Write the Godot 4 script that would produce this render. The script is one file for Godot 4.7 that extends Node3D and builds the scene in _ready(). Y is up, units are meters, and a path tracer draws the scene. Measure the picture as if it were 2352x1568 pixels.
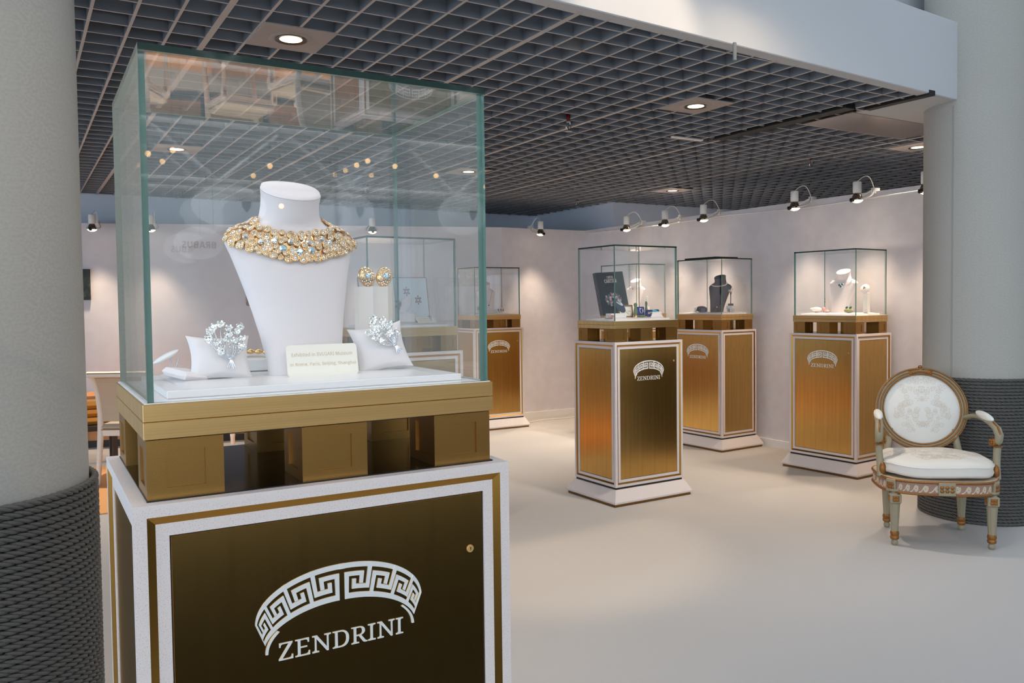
extends Node3D
# A jewellery stand in an exhibition hall: seven glazed brass-and-white display cases under an open-cell ceiling.

# ------------------------------------------------------------------ mesh building
class MB:
	var v := PackedVector3Array()
	var n := PackedVector3Array()
	var uv := PackedVector2Array()
	var x := Transform3D.IDENTITY          # every point goes through this

	func tri(a: Vector3, b: Vector3, c: Vector3, ua := Vector2.ZERO, ub := Vector2.ZERO, uc := Vector2.ZERO):   # counter-clockwise seen from outside
		a = x * a; b = x * b; c = x * c
		var m := (b - a).cross(c - a)
		if m.length_squared() < 1e-18: return
		m = m.normalized()
		v.append_array([a, c, b]); n.append_array([m, m, m]); uv.append_array([ua, uc, ub])

	func quad(a: Vector3, b: Vector3, c: Vector3, d: Vector3):
		var w := (b - a).length(); var h := (d - a).length()
		tri(a, b, c, Vector2(0, 0), Vector2(w, 0), Vector2(w, h))
		tri(a, c, d, Vector2(0, 0), Vector2(w, h), Vector2(0, h))

	func box(c: Vector3, s: Vector3, bev := 0.0):
		var h := s / 2
		var q := minf(bev, minf(h.x, minf(h.y, h.z)) * 0.9)
		var i := h - Vector3(q, q, q)
		for ax in 3:
			var a1 := (ax + 1) % 3; var a2 := (ax + 2) % 3
			for sg in [-1.0, 1.0]:
				var p := []
				for k in [[-1, -1], [1, -1], [1, 1], [-1, 1]]:
					var o := Vector3.ZERO
					o[ax] = h[ax] * sg; o[a1] = i[a1] * k[0] * sg; o[a2] = i[a2] * k[1]
					p.append(c + o)
				quad(p[0], p[1], p[2], p[3])
		if q <= 0.0: return
		for ax in 3:                        # edges along ax
			var a1 := (ax + 1) % 3; var a2 := (ax + 2) % 3
			for k in [[1, 1], [-1, 1], [-1, -1], [1, -1]]:
				var o1 := Vector3.ZERO; var o2 := Vector3.ZERO
				o1[a1] = h[a1] * k[0]; o1[a2] = i[a2] * k[1]
				o2[a1] = i[a1] * k[0]; o2[a2] = h[a2] * k[1]
				var e := Vector3.ZERO; e[ax] = i[ax]
				_out(c, c + o1 - e, c + o2 - e, c + o2 + e, c + o1 + e)
		for sx in [-1, 1]:
			for sy in [-1, 1]:
				for sz in [-1, 1]:
					var g := Vector3(sx, sy, sz)
					var pa := c + Vector3(h.x, i.y, i.z) * g; var pb := c + Vector3(i.x, h.y, i.z) * g; var pc := c + Vector3(i.x, i.y, h.z) * g
					if (pb - pa).cross(pc - pa).dot(pa - c) > 0: tri(pa, pb, pc)
					else: tri(pa, pc, pb)

	func _out(c: Vector3, p0: Vector3, p1: Vector3, p2: Vector3, p3: Vector3):
		if (p1 - p0).cross(p2 - p0).dot((p0 + p2) / 2 - c) > 0: quad(p0, p1, p2, p3)
		else: quad(p3, p2, p1, p0)

	func smooth(a: Vector3, b: Vector3, c: Vector3, na: Vector3, nb: Vector3, nc: Vector3, ua := Vector2.ZERO, ub := Vector2.ZERO, uc := Vector2.ZERO):
		v.append_array([x * a, x * c, x * b])
		n.append_array([(x.basis * na).normalized(), (x.basis * nc).normalized(), (x.basis * nb).normalized()]); uv.append_array([ua, uc, ub])

	# a smooth sheet; rows of points with the same length; wrapped in u (along a row) or in v (across rows)
	func sheet(rows: Array, wrap_u := true, wrap_v := false, flip := false):
		var nv := rows.size(); var nu: int = rows[0].size()
		var nn := []
		for j in nv:
			var r := PackedVector3Array(); r.resize(nu); nn.append(r)
		var ev := nv if wrap_v else nv - 1
		var eu := nu if wrap_u else nu - 1
		for j in ev:
			var j1 := (j + 1) % nv
			for i in eu:
				var i1 := (i + 1) % nu
				var m: Vector3 = (rows[j][i1] - rows[j][i]).cross(rows[j1][i] - rows[j][i]) + (rows[j1][i] - rows[j1][i1]).cross(rows[j][i1] - rows[j1][i1])
				if flip: m = -m
				nn[j][i] += m; nn[j][i1] += m; nn[j1][i] += m; nn[j1][i1] += m
		for j in ev:
			var j1 := (j + 1) % nv
			for i in eu:
				var i1 := (i + 1) % nu
				var u0 := Vector2(float(i) / nu, float(j) / nv); var u1 := Vector2(float(i + 1) / nu, float(j) / nv)
				var u2 := Vector2(float(i + 1) / nu, float(j + 1) / nv); var u3 := Vector2(float(i) / nu, float(j + 1) / nv)
				if flip:
					smooth(rows[j][i], rows[j1][i1], rows[j][i1], nn[j][i], nn[j1][i1], nn[j][i1], u0, u2, u1)
					smooth(rows[j][i], rows[j1][i], rows[j1][i1], nn[j][i], nn[j1][i], nn[j1][i1], u0, u3, u2)
				else:
					smooth(rows[j][i], rows[j][i1], rows[j1][i1], nn[j][i], nn[j][i1], nn[j1][i1], u0, u1, u2)
					smooth(rows[j][i], rows[j1][i1], rows[j1][i], nn[j][i], nn[j1][i1], nn[j1][i], u0, u2, u3)

	func fan(c: Vector3, ring: Array, flip := false):
		for i in ring.size():
			var a: Vector3 = ring[i]; var b: Vector3 = ring[(i + 1) % ring.size()]
			if flip: tri(c, b, a)
			else: tri(c, a, b)

	# turned about y; profile from bottom to top as [r, y]; corners sharper than 40 degrees stay sharp
	func lathe(pr: Array, seg := 24, flat := false):
		var m := pr.size()
		for k in m - 1:
			var p0 := Vector2(pr[k][0], pr[k][1]); var p1 := Vector2(pr[k + 1][0], pr[k + 1][1])
			var d := p1 - p0
			if d.length() < 1e-7: continue
			var n0 := Vector2(d.y, -d.x).normalized(); var n1 := n0; var me := n0
			if k > 0:
				var q := p0 - Vector2(pr[k - 1][0], pr[k - 1][1])
				var o := Vector2(q.y, -q.x).normalized()
				if o.dot(me) > 0.76: n0 = (o + me).normalized()
			if k < m - 2:
				var q := Vector2(pr[k + 2][0], pr[k + 2][1]) - p1
				var o := Vector2(q.y, -q.x).normalized()
				if o.dot(me) > 0.76: n1 = (o + me).normalized()
			for i in seg:
				var a := TAU * i / seg; var b := TAU * (i + 1) / seg
				var da := Vector3(sin(a), 0, cos(a)); var db := Vector3(sin(b), 0, cos(b))
				var A := da * p0.x + Vector3(0, p0.y, 0); var B := db * p0.x + Vector3(0, p0.y, 0)
				var C := db * p1.x + Vector3(0, p1.y, 0); var D := da * p1.x + Vector3(0, p1.y, 0)
				if flat:
					tri(A, B, C); tri(A, C, D)
					continue
				var uu := Vector2(float(i) / seg, float(k) / m); var uw := Vector2(float(i + 1) / seg, float(k) / m)
				if p0.x > 1e-6: smooth(A, B, C, da * n0.x + Vector3(0, n0.y, 0), db * n0.x + Vector3(0, n0.y, 0), db * n1.x + Vector3(0, n1.y, 0), uu, uw, uw)
				if p1.x > 1e-6: smooth(A, C, D, da * n0.x + Vector3(0, n0.y, 0), db * n1.x + Vector3(0, n1.y, 0), da * n1.x + Vector3(0, n1.y, 0), uu, uw, uu)

	# a tube along points; r a number or an array; sq = [w, h] for a flattened section
	func tube(pts: Array, r, sides := 8, closed := false, sq := Vector2.ONE, up := Vector3.UP):
		var m := pts.size(); var rows := []
		if up == Vector3.UP:                # a mostly upright path needs another reference, or its sections flip over
			var run := Vector3.ZERO
			for k in m - 1: run += (pts[k + 1] - pts[k]).abs()
			if run.y > 0.9 * maxf(run.x, run.z): up = Vector3.RIGHT if run.x <= run.z else Vector3.BACK
		for k in m:
			var t: Vector3
			if closed: t = pts[(k + 1) % m] - pts[(k - 1 + m) % m]
			else: t = pts[mini(k + 1, m - 1)] - pts[maxi(k - 1, 0)]
			t = t.normalized()
			var a := up.cross(t)
			if a.length() < 0.05: a = Vector3(1, 0, 0.3).cross(t)
			a = a.normalized()
			var b := t.cross(a).normalized()
			var rr: float = r[k] if r is Array else r
			var row := []
			for i in sides:
				var ang := TAU * i / sides
				row.append(pts[k] + a * cos(ang) * rr * sq.x + b * sin(ang) * rr * sq.y)
			rows.append(row)
		sheet(rows, true, closed, false)
		if not closed:
			fan(pts[0], rows[0], true); fan(pts[m - 1], rows[m - 1], false)

	func disc(c: Vector3, r: float, seg := 24, up := true):
		for i in seg:
			var a := TAU * i / seg; var b := TAU * (i + 1) / seg
			var A := c + Vector3(sin(a), 0, cos(a)) * r; var B := c + Vector3(sin(b), 0, cos(b)) * r
			if up: tri(c, A, B)
			else: tri(c, B, A)

	# polygon in x and y (counter-clockwise) drawn out along z from z0 to z1
	func extrude(poly: PackedVector2Array, z0: float, z1: float):
		var p := poly
		if Geometry2D.is_polygon_clockwise(p): p.reverse()
		var t := Geometry2D.triangulate_polygon(p)
		for k in range(0, t.size(), 3):
			var a := p[t[k]]; var b := p[t[k + 1]]; var c := p[t[k + 2]]
			if (b - a).cross(c - a) < 0: var s := b; b = c; c = s
			tri(Vector3(a.x, a.y, z1), Vector3(b.x, b.y, z1), Vector3(c.x, c.y, z1), a, b, c)
			tri(Vector3(a.x, a.y, z0), Vector3(c.x, c.y, z0), Vector3(b.x, b.y, z0), a, c, b)
		for k in p.size():
			var a := p[k]; var b := p[(k + 1) % p.size()]
			quad(Vector3(a.x, a.y, z0), Vector3(b.x, b.y, z0), Vector3(b.x, b.y, z1), Vector3(a.x, a.y, z1))

	func ball(c: Vector3, r: Vector3, seg := 16, rings := 10):
		var rows := []
		for j in rings + 1:
			var th := PI * j / rings; var row := []
			for i in seg:
				var a := TAU * i / seg
				row.append(c + Vector3(sin(th) * sin(a) * r.x, -cos(th) * r.y, sin(th) * cos(a) * r.z))
			rows.append(row)
		sheet(rows)

	# brilliant-cut stone, table towards +z, girdle radius r
	func gem(c: Vector3, r: float, basis := Basis.IDENTITY, seg := 6):
		var keep := x
		x = x * Transform3D(basis, c)
		var g := []; var t := []
		for i in seg:
			var a := TAU * i / seg
			g.append(Vector3(cos(a) * r, sin(a) * r, 0)); t.append(Vector3(cos(a + 0.3) * r * 0.55, sin(a + 0.3) * r * 0.55, r * 0.42))
		for i in seg:
			var k := (i + 1) % seg
			tri(g[i], g[k], t[i]); tri(g[k], t[k], t[i])
			tri(g[k], g[i], Vector3(0, 0, -r * 0.6))
		fan(Vector3(0, 0, r * 0.42), t)
		x = keep

func mesh_of(parts: Array) -> ArrayMesh:      # [[MB, material], ...]
	var am := ArrayMesh.new()
	for p in parts:
		var b: MB = p[0]
		if b.v.is_empty(): continue
		var a := []; a.resize(Mesh.ARRAY_MAX)
		a[Mesh.ARRAY_VERTEX] = b.v; a[Mesh.ARRAY_NORMAL] = b.n; a[Mesh.ARRAY_TEX_UV] = b.uv
		am.add_surface_from_arrays(Mesh.PRIMITIVE_TRIANGLES, a)
		am.surface_set_material(am.get_surface_count() - 1, p[1])
	return am

# ------------------------------------------------------------------ nodes
var used := {}
func numbered(called: String) -> String:
	used[called] = used.get(called, -1) + 1
	return called if used[called] == 0 else "%s_%03d" % [called, used[called]]

func put(called: String, m: Mesh, parent: Node, xf := Transform3D.IDENTITY) -> MeshInstance3D:
	var o := MeshInstance3D.new()
	o.mesh = m; o.transform = xf
	o.name = numbered(called) if parent == self else called
	parent.add_child(o, true)
	return o

func part(called: String, b: MB, m: Material, parent: Node, xf := Transform3D.IDENTITY) -> MeshInstance3D:
	return put(called, mesh_of([[b, m]]), parent, xf)

func tag(o: Node, label: String, category: String, group := "", kind := "") -> Node:
	if label: o.set_meta("label", label)
	if category: o.set_meta("category", category)
	if group: o.set_meta("group", group)
	if kind: o.set_meta("kind", kind)
	return o

func thing(called: String, label: String, category: String, at := Vector3.ZERO, yaw := 0.0, group := "") -> Node3D:
	var o := Node3D.new()
	o.name = numbered(called); add_child(o, true)
	o.position = at; o.rotation.y = yaw
	tag(o, label, category, group)
	return o

func copy(o: Node3D, label: String, at: Vector3, yaw := 0.0, group := "") -> Node3D:
	var c: Node3D = o.duplicate()
	c.name = numbered(String(o.name)); add_child(c, true)
	c.position = at; c.rotation = Vector3(0, yaw, 0)
	c.set_meta("label", label)
	if group: c.set_meta("group", group)
	return c

func struct(called: String, b: MB, m: Material, xf := Transform3D.IDENTITY, label := "", category := "") -> MeshInstance3D:
	var o := part(called, b, m, self, xf)
	tag(o, label, category, "", "structure")
	return o

# ------------------------------------------------------------------ materials
func mat(c: Color, rough := 0.6, metal := 0.0) -> StandardMaterial3D:
	var m := StandardMaterial3D.new()
	m.albedo_color = c; m.roughness = rough; m.metallic = metal
	return m

func noise_tex(freq: float, c0: Color, c1: Color, mid := 0.5, width := 0.5, oct := 3, seed_ := 1, normal := false, kind := FastNoiseLite.TYPE_SIMPLEX, size := 512) -> NoiseTexture2D:
	var f := FastNoiseLite.new()
	f.noise_type = kind; f.frequency = freq; f.seed = seed_; f.fractal_octaves = oct
	var t := NoiseTexture2D.new()
	t.width = size; t.height = size; t.seamless = true; t.noise = f
	if normal:
		t.as_normal_map = true; t.bump_strength = 4.0
	else:
		var g := Gradient.new()
		g.set_color(0, c0); g.set_color(1, c1)
		g.set_offset(0, clampf(mid - width / 2, 0, 1)); g.set_offset(1, clampf(mid + width / 2, 0, 1))
		t.color_ramp = g
	return t

func tri_map(m: StandardMaterial3D, t: Texture2D, scale: float, world := true):
	m.albedo_texture = t; m.uv1_triplanar = true; m.uv1_world_triplanar = world; m.uv1_scale = Vector3.ONE * scale

func streaks(seed_: int, c0: Color, c1: Color, across := 256, along := 128) -> ImageTexture:   # brushed lines running along u
	var f := FastNoiseLite.new(); f.seed = seed_; f.frequency = 0.11; f.fractal_octaves = 4
	var g := FastNoiseLite.new(); g.seed = seed_ + 9; g.frequency = 0.012; g.fractal_octaves = 2
	var im := Image.create(along, across, false, Image.FORMAT_RGB8)
	for j in across:
		for i in along:
			var k := 0.5 + 0.55 * f.get_noise_2d(i * 0.05, j * 2.2) + 0.5 * g.get_noise_2d(i * 0.7, j * 1.0)
			im.set_pixel(i, j, c0.lerp(c1, clampf(k, 0, 1)))
	return ImageTexture.create_from_image(im)

var M := {}
func materials():
	var wall := mat(Color(0.87, 0.85, 0.865), 0.9)
	tri_map(wall, noise_tex(0.02, Color(0.97, 0.97, 0.97), Color(1, 1, 1), 0.5, 0.8), 0.5)
	M.wall = wall
	M.wall_hall = mat(Color(0.88, 0.88, 0.87), 0.9)
	M.plaster = mat(Color(0.77, 0.775, 0.785), 0.85)
	M.bulkhead = mat(Color(0.87, 0.90, 0.95), 0.8)
	var carpet := mat(Color(0.72, 0.70, 0.685), 1.0)
	tri_map(carpet, noise_tex(0.25, Color(0.93, 0.93, 0.93), Color(1, 1, 1), 0.5, 0.7, 3, 4), 3.0)
	carpet.rim_enabled = true; carpet.rim = 0.3
	M.carpet = carpet
	M.hall_floor = mat(Color(0.10, 0.095, 0.09), 1.0)
	M.hall_floor.metallic_specular = 0.08
	var con := mat(Color(0.75, 0.735, 0.705), 0.92)
	tri_map(con, noise_tex(0.45, Color(0.80, 0.79, 0.78), Color(1, 1, 1), 0.45, 0.5, 3, 7), 8.0)
	con.detail_enabled = true; con.detail_blend_mode = BaseMaterial3D.BLEND_MODE_MUL
	con.detail_albedo = noise_tex(0.02, Color(0.93, 0.935, 0.94), Color(1, 1, 0.99), 0.5, 0.8, 3, 21)
	M.concrete = con
	var quartz := mat(Color(0.85, 0.81, 0.795), 0.4)
	tri_map(quartz, noise_tex(0.16, Color(0.84, 0.80, 0.775), Color(1, 1, 1), 0.17, 0.14, 2, 3), 4.0, false)
	M.quartz = quartz
	M.brass = brass(Color(0.88, 0.72, 0.48), 0.28, 5, 0.6)
	M.bronze = brass(Color(0.82, 0.655, 0.385), 0.22, 11, 0.3)
	M.block = mat(Color(0.66, 0.50, 0.28), 0.36, 1.0)
	tri_map(M.block, noise_tex(0.2, Color(0.88, 0.88, 0.87), Color(1, 1, 1), 0.5, 0.6, 3, 17), 6.0, false)
	M.inlay = mat(Color(0.72, 0.53, 0.25), 0.28, 1.0)
	M.foot = mat(Color(0.55, 0.40, 0.22), 0.35, 1.0)
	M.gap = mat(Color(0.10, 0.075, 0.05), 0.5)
	M.black_gloss = mat(Color(0.03, 0.028, 0.026), 0.18)
	M.steel = mat(Color(0.93, 0.93, 0.92), 0.3, 0.25)
	var gl := mat(Color(0.75, 0.88, 0.86, 0.015), 0.0)
	gl.transparency = BaseMaterial3D.TRANSPARENCY_ALPHA
	M.glass = gl
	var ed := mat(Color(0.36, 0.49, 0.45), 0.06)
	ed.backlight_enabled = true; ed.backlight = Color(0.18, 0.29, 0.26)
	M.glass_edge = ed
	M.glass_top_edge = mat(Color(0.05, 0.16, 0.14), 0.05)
	M.white_board = mat(Color(0.88, 0.87, 0.865), 0.25)
	var vel := mat(Color(0.89, 0.85, 0.845), 0.95)
	vel.rim_enabled = true; vel.rim = 0.4
	M.velvet = vel
	M.cushion = mat(Color(0.89, 0.86, 0.855), 0.9)
	var nav := mat(Color(0.12, 0.165, 0.26), 0.95)
	nav.metallic_specular = 0.2
	M.navy = nav
	M.card = mat(Color(0.95, 0.92, 0.86), 0.55)
	M.ink = mat(Color(0.80, 0.70, 0.58), 0.6)
	M.cream = mat(Color(0.90, 0.86, 0.82), 0.6)
	M.gold = mat(Color(0.94, 0.76, 0.50), 0.2, 1.0)
	M.diamond = mat(Color(0.98, 0.97, 0.95), 0.04, 0.9)
	M.blue_stone = mat(Color(0.80, 0.93, 1.0), 0.04, 0.8)
	M.silver = mat(Color(0.86, 0.86, 0.88), 0.18, 1.0)
	M.emerald = mat(Color(0.03, 0.28, 0.18), 0.08)
	M.ruby = mat(Color(0.55, 0.10, 0.16), 0.1)
	M.blue = mat(Color(0.10, 0.13, 0.50), 0.5)
	M.turquoise = mat(Color(0.20, 0.68, 0.72), 0.25)
	M.green = mat(Color(0.36, 0.45, 0.32), 0.5)
	M.olive = mat(Color(0.52, 0.53, 0.33), 0.8)
	M.pink = mat(Color(0.80, 0.62, 0.60), 0.5)
	M.pearl = mat(Color(0.95, 0.93, 0.90), 0.2)
	M.amber = mat(Color(0.55, 0.36, 0.16), 0.4)
	M.black = mat(Color(0.025, 0.025, 0.03), 0.6)
	M.brown = mat(Color(0.16, 0.09, 0.06), 0.5)
	M.paint_white = mat(Color(0.93, 0.92, 0.90), 0.35)
	M.chrome = mat(Color(0.85, 0.84, 0.82), 0.12, 1.0)
	M.clear = gl
	M.slat = mat(Color(0.50, 0.52, 0.55), 0.3)  # face colour darkened for the shade inside the cells
	M.slat_edge_lit = mat(Color(0.74, 0.71, 0.69), 0.5)  # edge colour lightened for the light off the floor
	M.plenum = mat(Color(0.05, 0.05, 0.05), 0.9)
	M.red_pipe = mat(Color(0.50, 0.03, 0.03), 0.4)
	M.rope = rope_mat()
	M.panel = mat(Color(0.66, 0.62, 0.60), 0.6)
	M.bulb = glow(Color(1.0, 0.88, 0.70), 6.0)
	M.down = glow(Color(1.0, 0.90, 0.74), 7.0)
	M.lock = mat(Color(0.80, 0.64, 0.40), 0.4, 0.35)
	M.hall_bulb = glow(Color(1.0, 0.8, 0.55), 10.0)
	# chairs
	M.sage = mat(Color(0.58, 0.535, 0.435), 0.55)
	M.gilt = gilt()
	M.wave = wave_mat()
	M.damask = damask(Color(0.88, 0.865, 0.835), Color(0.80, 0.755, 0.70), 0.5)
	M.damask_dark = damask(Color(0.86, 0.83, 0.79), Color(0.76, 0.695, 0.62), 0.62)
	M.chair_white = mat(Color(0.88, 0.83, 0.77), 0.5)
	M.linen = mat(Color(0.80, 0.72, 0.62), 0.95)
	tri_map(M.linen, noise_tex(0.3, Color(0.85, 0.85, 0.85), Color(1, 1, 1), 0.5, 0.6, 2, 12), 6.0)
	M.oak = mat(Color(0.86, 0.58, 0.33), 0.5)
	M.oak.albedo_texture = streaks(31, Color(0.85, 0.85, 0.85), Color(1, 1, 1)); M.oak.uv1_scale = Vector3(1, 1, 1)
	M.dark_wood = mat(Color(0.17, 0.12, 0.09), 0.5)
	M.gold_cloth = mat(Color(0.72, 0.48, 0.16), 0.7)
	M.rug = mat(Color(0.85, 0.62, 0.40), 1.0)
	M.truss = mat(Color(0.90, 0.92, 0.93), 0.45)
	M.sign_white = glow(Color(0.92, 0.94, 0.96), 0.7)
	M.grey = mat(Color(0.45, 0.46, 0.47), 0.6)

func brass(c: Color, r: float, seed_: int, aniso := 0.5) -> StandardMaterial3D:
	var m := mat(c, r, 1.0)
	m.albedo_texture = streaks(seed_, Color(0.90, 0.90, 0.89), Color(1, 1, 1))
	m.uv1_scale = Vector3(1.3, 9, 1)
	if aniso > 0.0:
		m.anisotropy_enabled = true; m.anisotropy = -aniso
	return m

func glow(c: Color, e: float) -> StandardMaterial3D:
	var m := mat(c, 0.5)
	m.emission_enabled = true; m.emission = c; m.emission_energy_multiplier = e
	return m

func rope_mat() -> StandardMaterial3D:
	var m := mat(Color(0.37, 0.36, 0.345), 0.6)
	tri_map(m, noise_tex(0.09, Color(0.72, 0.72, 0.72), Color(1, 1, 1), 0.5, 0.6, 2, 5), 9.0, false)
	return m

func gilt() -> StandardMaterial3D:
	var m := mat(Color(0.66, 0.46, 0.24), 0.42, 0.6)
	tri_map(m, noise_tex(0.07, Color(0.72, 0.64, 0.58), Color(1, 1, 1), 0.5, 0.6, 3, 8), 5.0, false)
	return m

func wave_mat() -> StandardMaterial3D:      # running-scroll moulding painted pale on a dusty rose ground
	var w := 128; var h := 96
	var im := Image.create(w, h, false, Image.FORMAT_RGB8)
	var ground := Color(0.60, 0.47, 0.40); var line := Color(0.80, 0.75, 0.64)
	im.fill(ground)
	for j in h:
		if j < 9 or j > h - 10:
			for i in w: im.set_pixel(i, j, Color(0.72, 0.48, 0.26))
	for k in 900:                            # spiral curl
		var t := k / 900.0
		var a := t * 4.2 * PI; var r := 6.0 + 24.0 * t
		_dab(im, Vector2(72 + cos(-a) * r, 48 + sin(-a) * r * 0.95), 4.0, line)
	for k in 300:                            # the wave that carries it on
		var t := k / 300.0
		_dab(im, Vector2(-10 + t * 60, 78 - 40 * pow(t, 2.2)), 4.5, line)
		_dab(im, Vector2(118 + t * 30, 78 - 40 * pow(t * 0.5, 2.2)), 4.5, line)
	var m := mat(Color(1, 1, 1), 0.6)
	m.albedo_texture = ImageTexture.create_from_image(im)
	return m

func _dab(im: Image, p: Vector2, r: float, c: Color):
	for j in range(int(p.y - r), int(p.y + r) + 1):
		for i in range(int(p.x - r), int(p.x + r) + 1):
			if j < 10 or j >= im.get_height() - 10: continue
			if Vector2(i, j).distance_to(p) <= r: im.set_pixel(posmod(i, im.get_width()), j, c)

func damask(ground: Color, motif: Color, density: float) -> StandardMaterial3D:   # symmetrical woven bouquet
	var s := 512
	var im := Image.create(s, s, false, Image.FORMAT_RGB8)
	im.fill(ground)
	var rng := RandomNumberGenerator.new(); rng.seed = 77 + int(density * 100)
	var marks := []
	for k in int(110 * density):              # flowers, leaves and curls, mirrored about the middle
		var y := rng.randf_range(40, 420); var spread := 40 + 170 * sin(clampf((y - 20) / 420.0, 0, 1) * PI)
		marks.append([Vector2(rng.randf_range(0, spread), y), rng.randf_range(8, 20), rng.randi_range(5, 8), rng.randf() * TAU])
	for m in marks:
		for sd in [-1.0, 1.0]:
			for q in m[2]:
				var a: float = m[3] + TAU * q / m[2]
				var c := Vector2(256 + sd * (m[0].x + cos(a) * m[1]), m[0].y + sin(a) * m[1])
				_blot(im, c, m[1] * 0.38, motif, 0.75)
			_blot(im, Vector2(256 + sd * m[0].x, m[0].y), m[1] * 0.4, motif.lerp(ground, 0.3), 0.9)
	var m := mat(Color(1, 1, 1), 0.72)
	m.albedo_texture = ImageTexture.create_from_image(im)
	return m

func _blot(im: Image, p: Vector2, r: float, c: Color, k: float):
	for j in range(int(p.y - r), int(p.y + r) + 1):
		for i in range(int(p.x - r), int(p.x + r) + 1):
			if i < 0 or j < 0 or i >= im.get_width() or j >= im.get_height(): continue
			if Vector2(i, j).distance_to(p) <= r: im.set_pixel(i, j, im.get_pixel(i, j).lerp(c, k * 0.6))

# ------------------------------------------------------------------ the scene
func _ready():
	var cam := Camera3D.new()
	cam.name = "camera"
	cam.projection = Camera3D.PROJECTION_FRUSTUM
	cam.near = 0.05; cam.far = 100.0
	cam.size = 2.0 * 0.05 * 784.0 / 1902.1
	cam.frustum_offset = Vector2(0, -22.1 / 1902.1 * 0.05)
	cam.position = Vector3(0, 1.40, 0)
	cam.rotation_order = EULER_ORDER_YXZ
	cam.rotation_degrees = Vector3(-2.089, -30.886, -0.719)
	add_child(cam)
	var env := Environment.new()
	env.background_mode = Environment.BG_COLOR
	env.background_color = Color(0.85, 0.925, 1.0)
	env.background_energy_multiplier = 4.2
	env.tonemap_mode = Environment.TONE_MAPPER_LINEAR
	env.tonemap_exposure = 0.85
	env.sdfgi_enabled = true; env.ssao_enabled = true; env.ssil_enabled = true
	var we := WorldEnvironment.new()
	we.name = "environment"; we.environment = env
	add_child(we)
	materials()
	hall()
	room()
	lamps()
	pillars()
	cases()
	front_case_contents()
	far_case_contents()
	armchair()
	dining_corner()
	small_things()

func bx(c: Vector3, s: Vector3, bev := 0.0) -> MB:
	var b := MB.new(); b.box(c, s, bev); return b

func span(lo: Vector3, hi: Vector3) -> MB:
	return bx((lo + hi) / 2, hi - lo)

func spot(called: String, at: Vector3, to: Vector3, c: Color, e: float, angle: float, soft := 0.04, blend := 0.5):
	var l := SpotLight3D.new()
	l.name = numbered(called); add_child(l, true)
	l.position = at
	l.look_at_from_position(at, to, Vector3.UP if absf((to - at).normalized().y) < 0.99 else Vector3.RIGHT)
	l.light_color = c; l.light_energy = e; l.spot_angle = angle; l.spot_angle_attenuation = blend
	l.light_size = soft; l.spot_range = 30.0; l.spot_attenuation = 2.0; l.shadow_enabled = true

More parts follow.
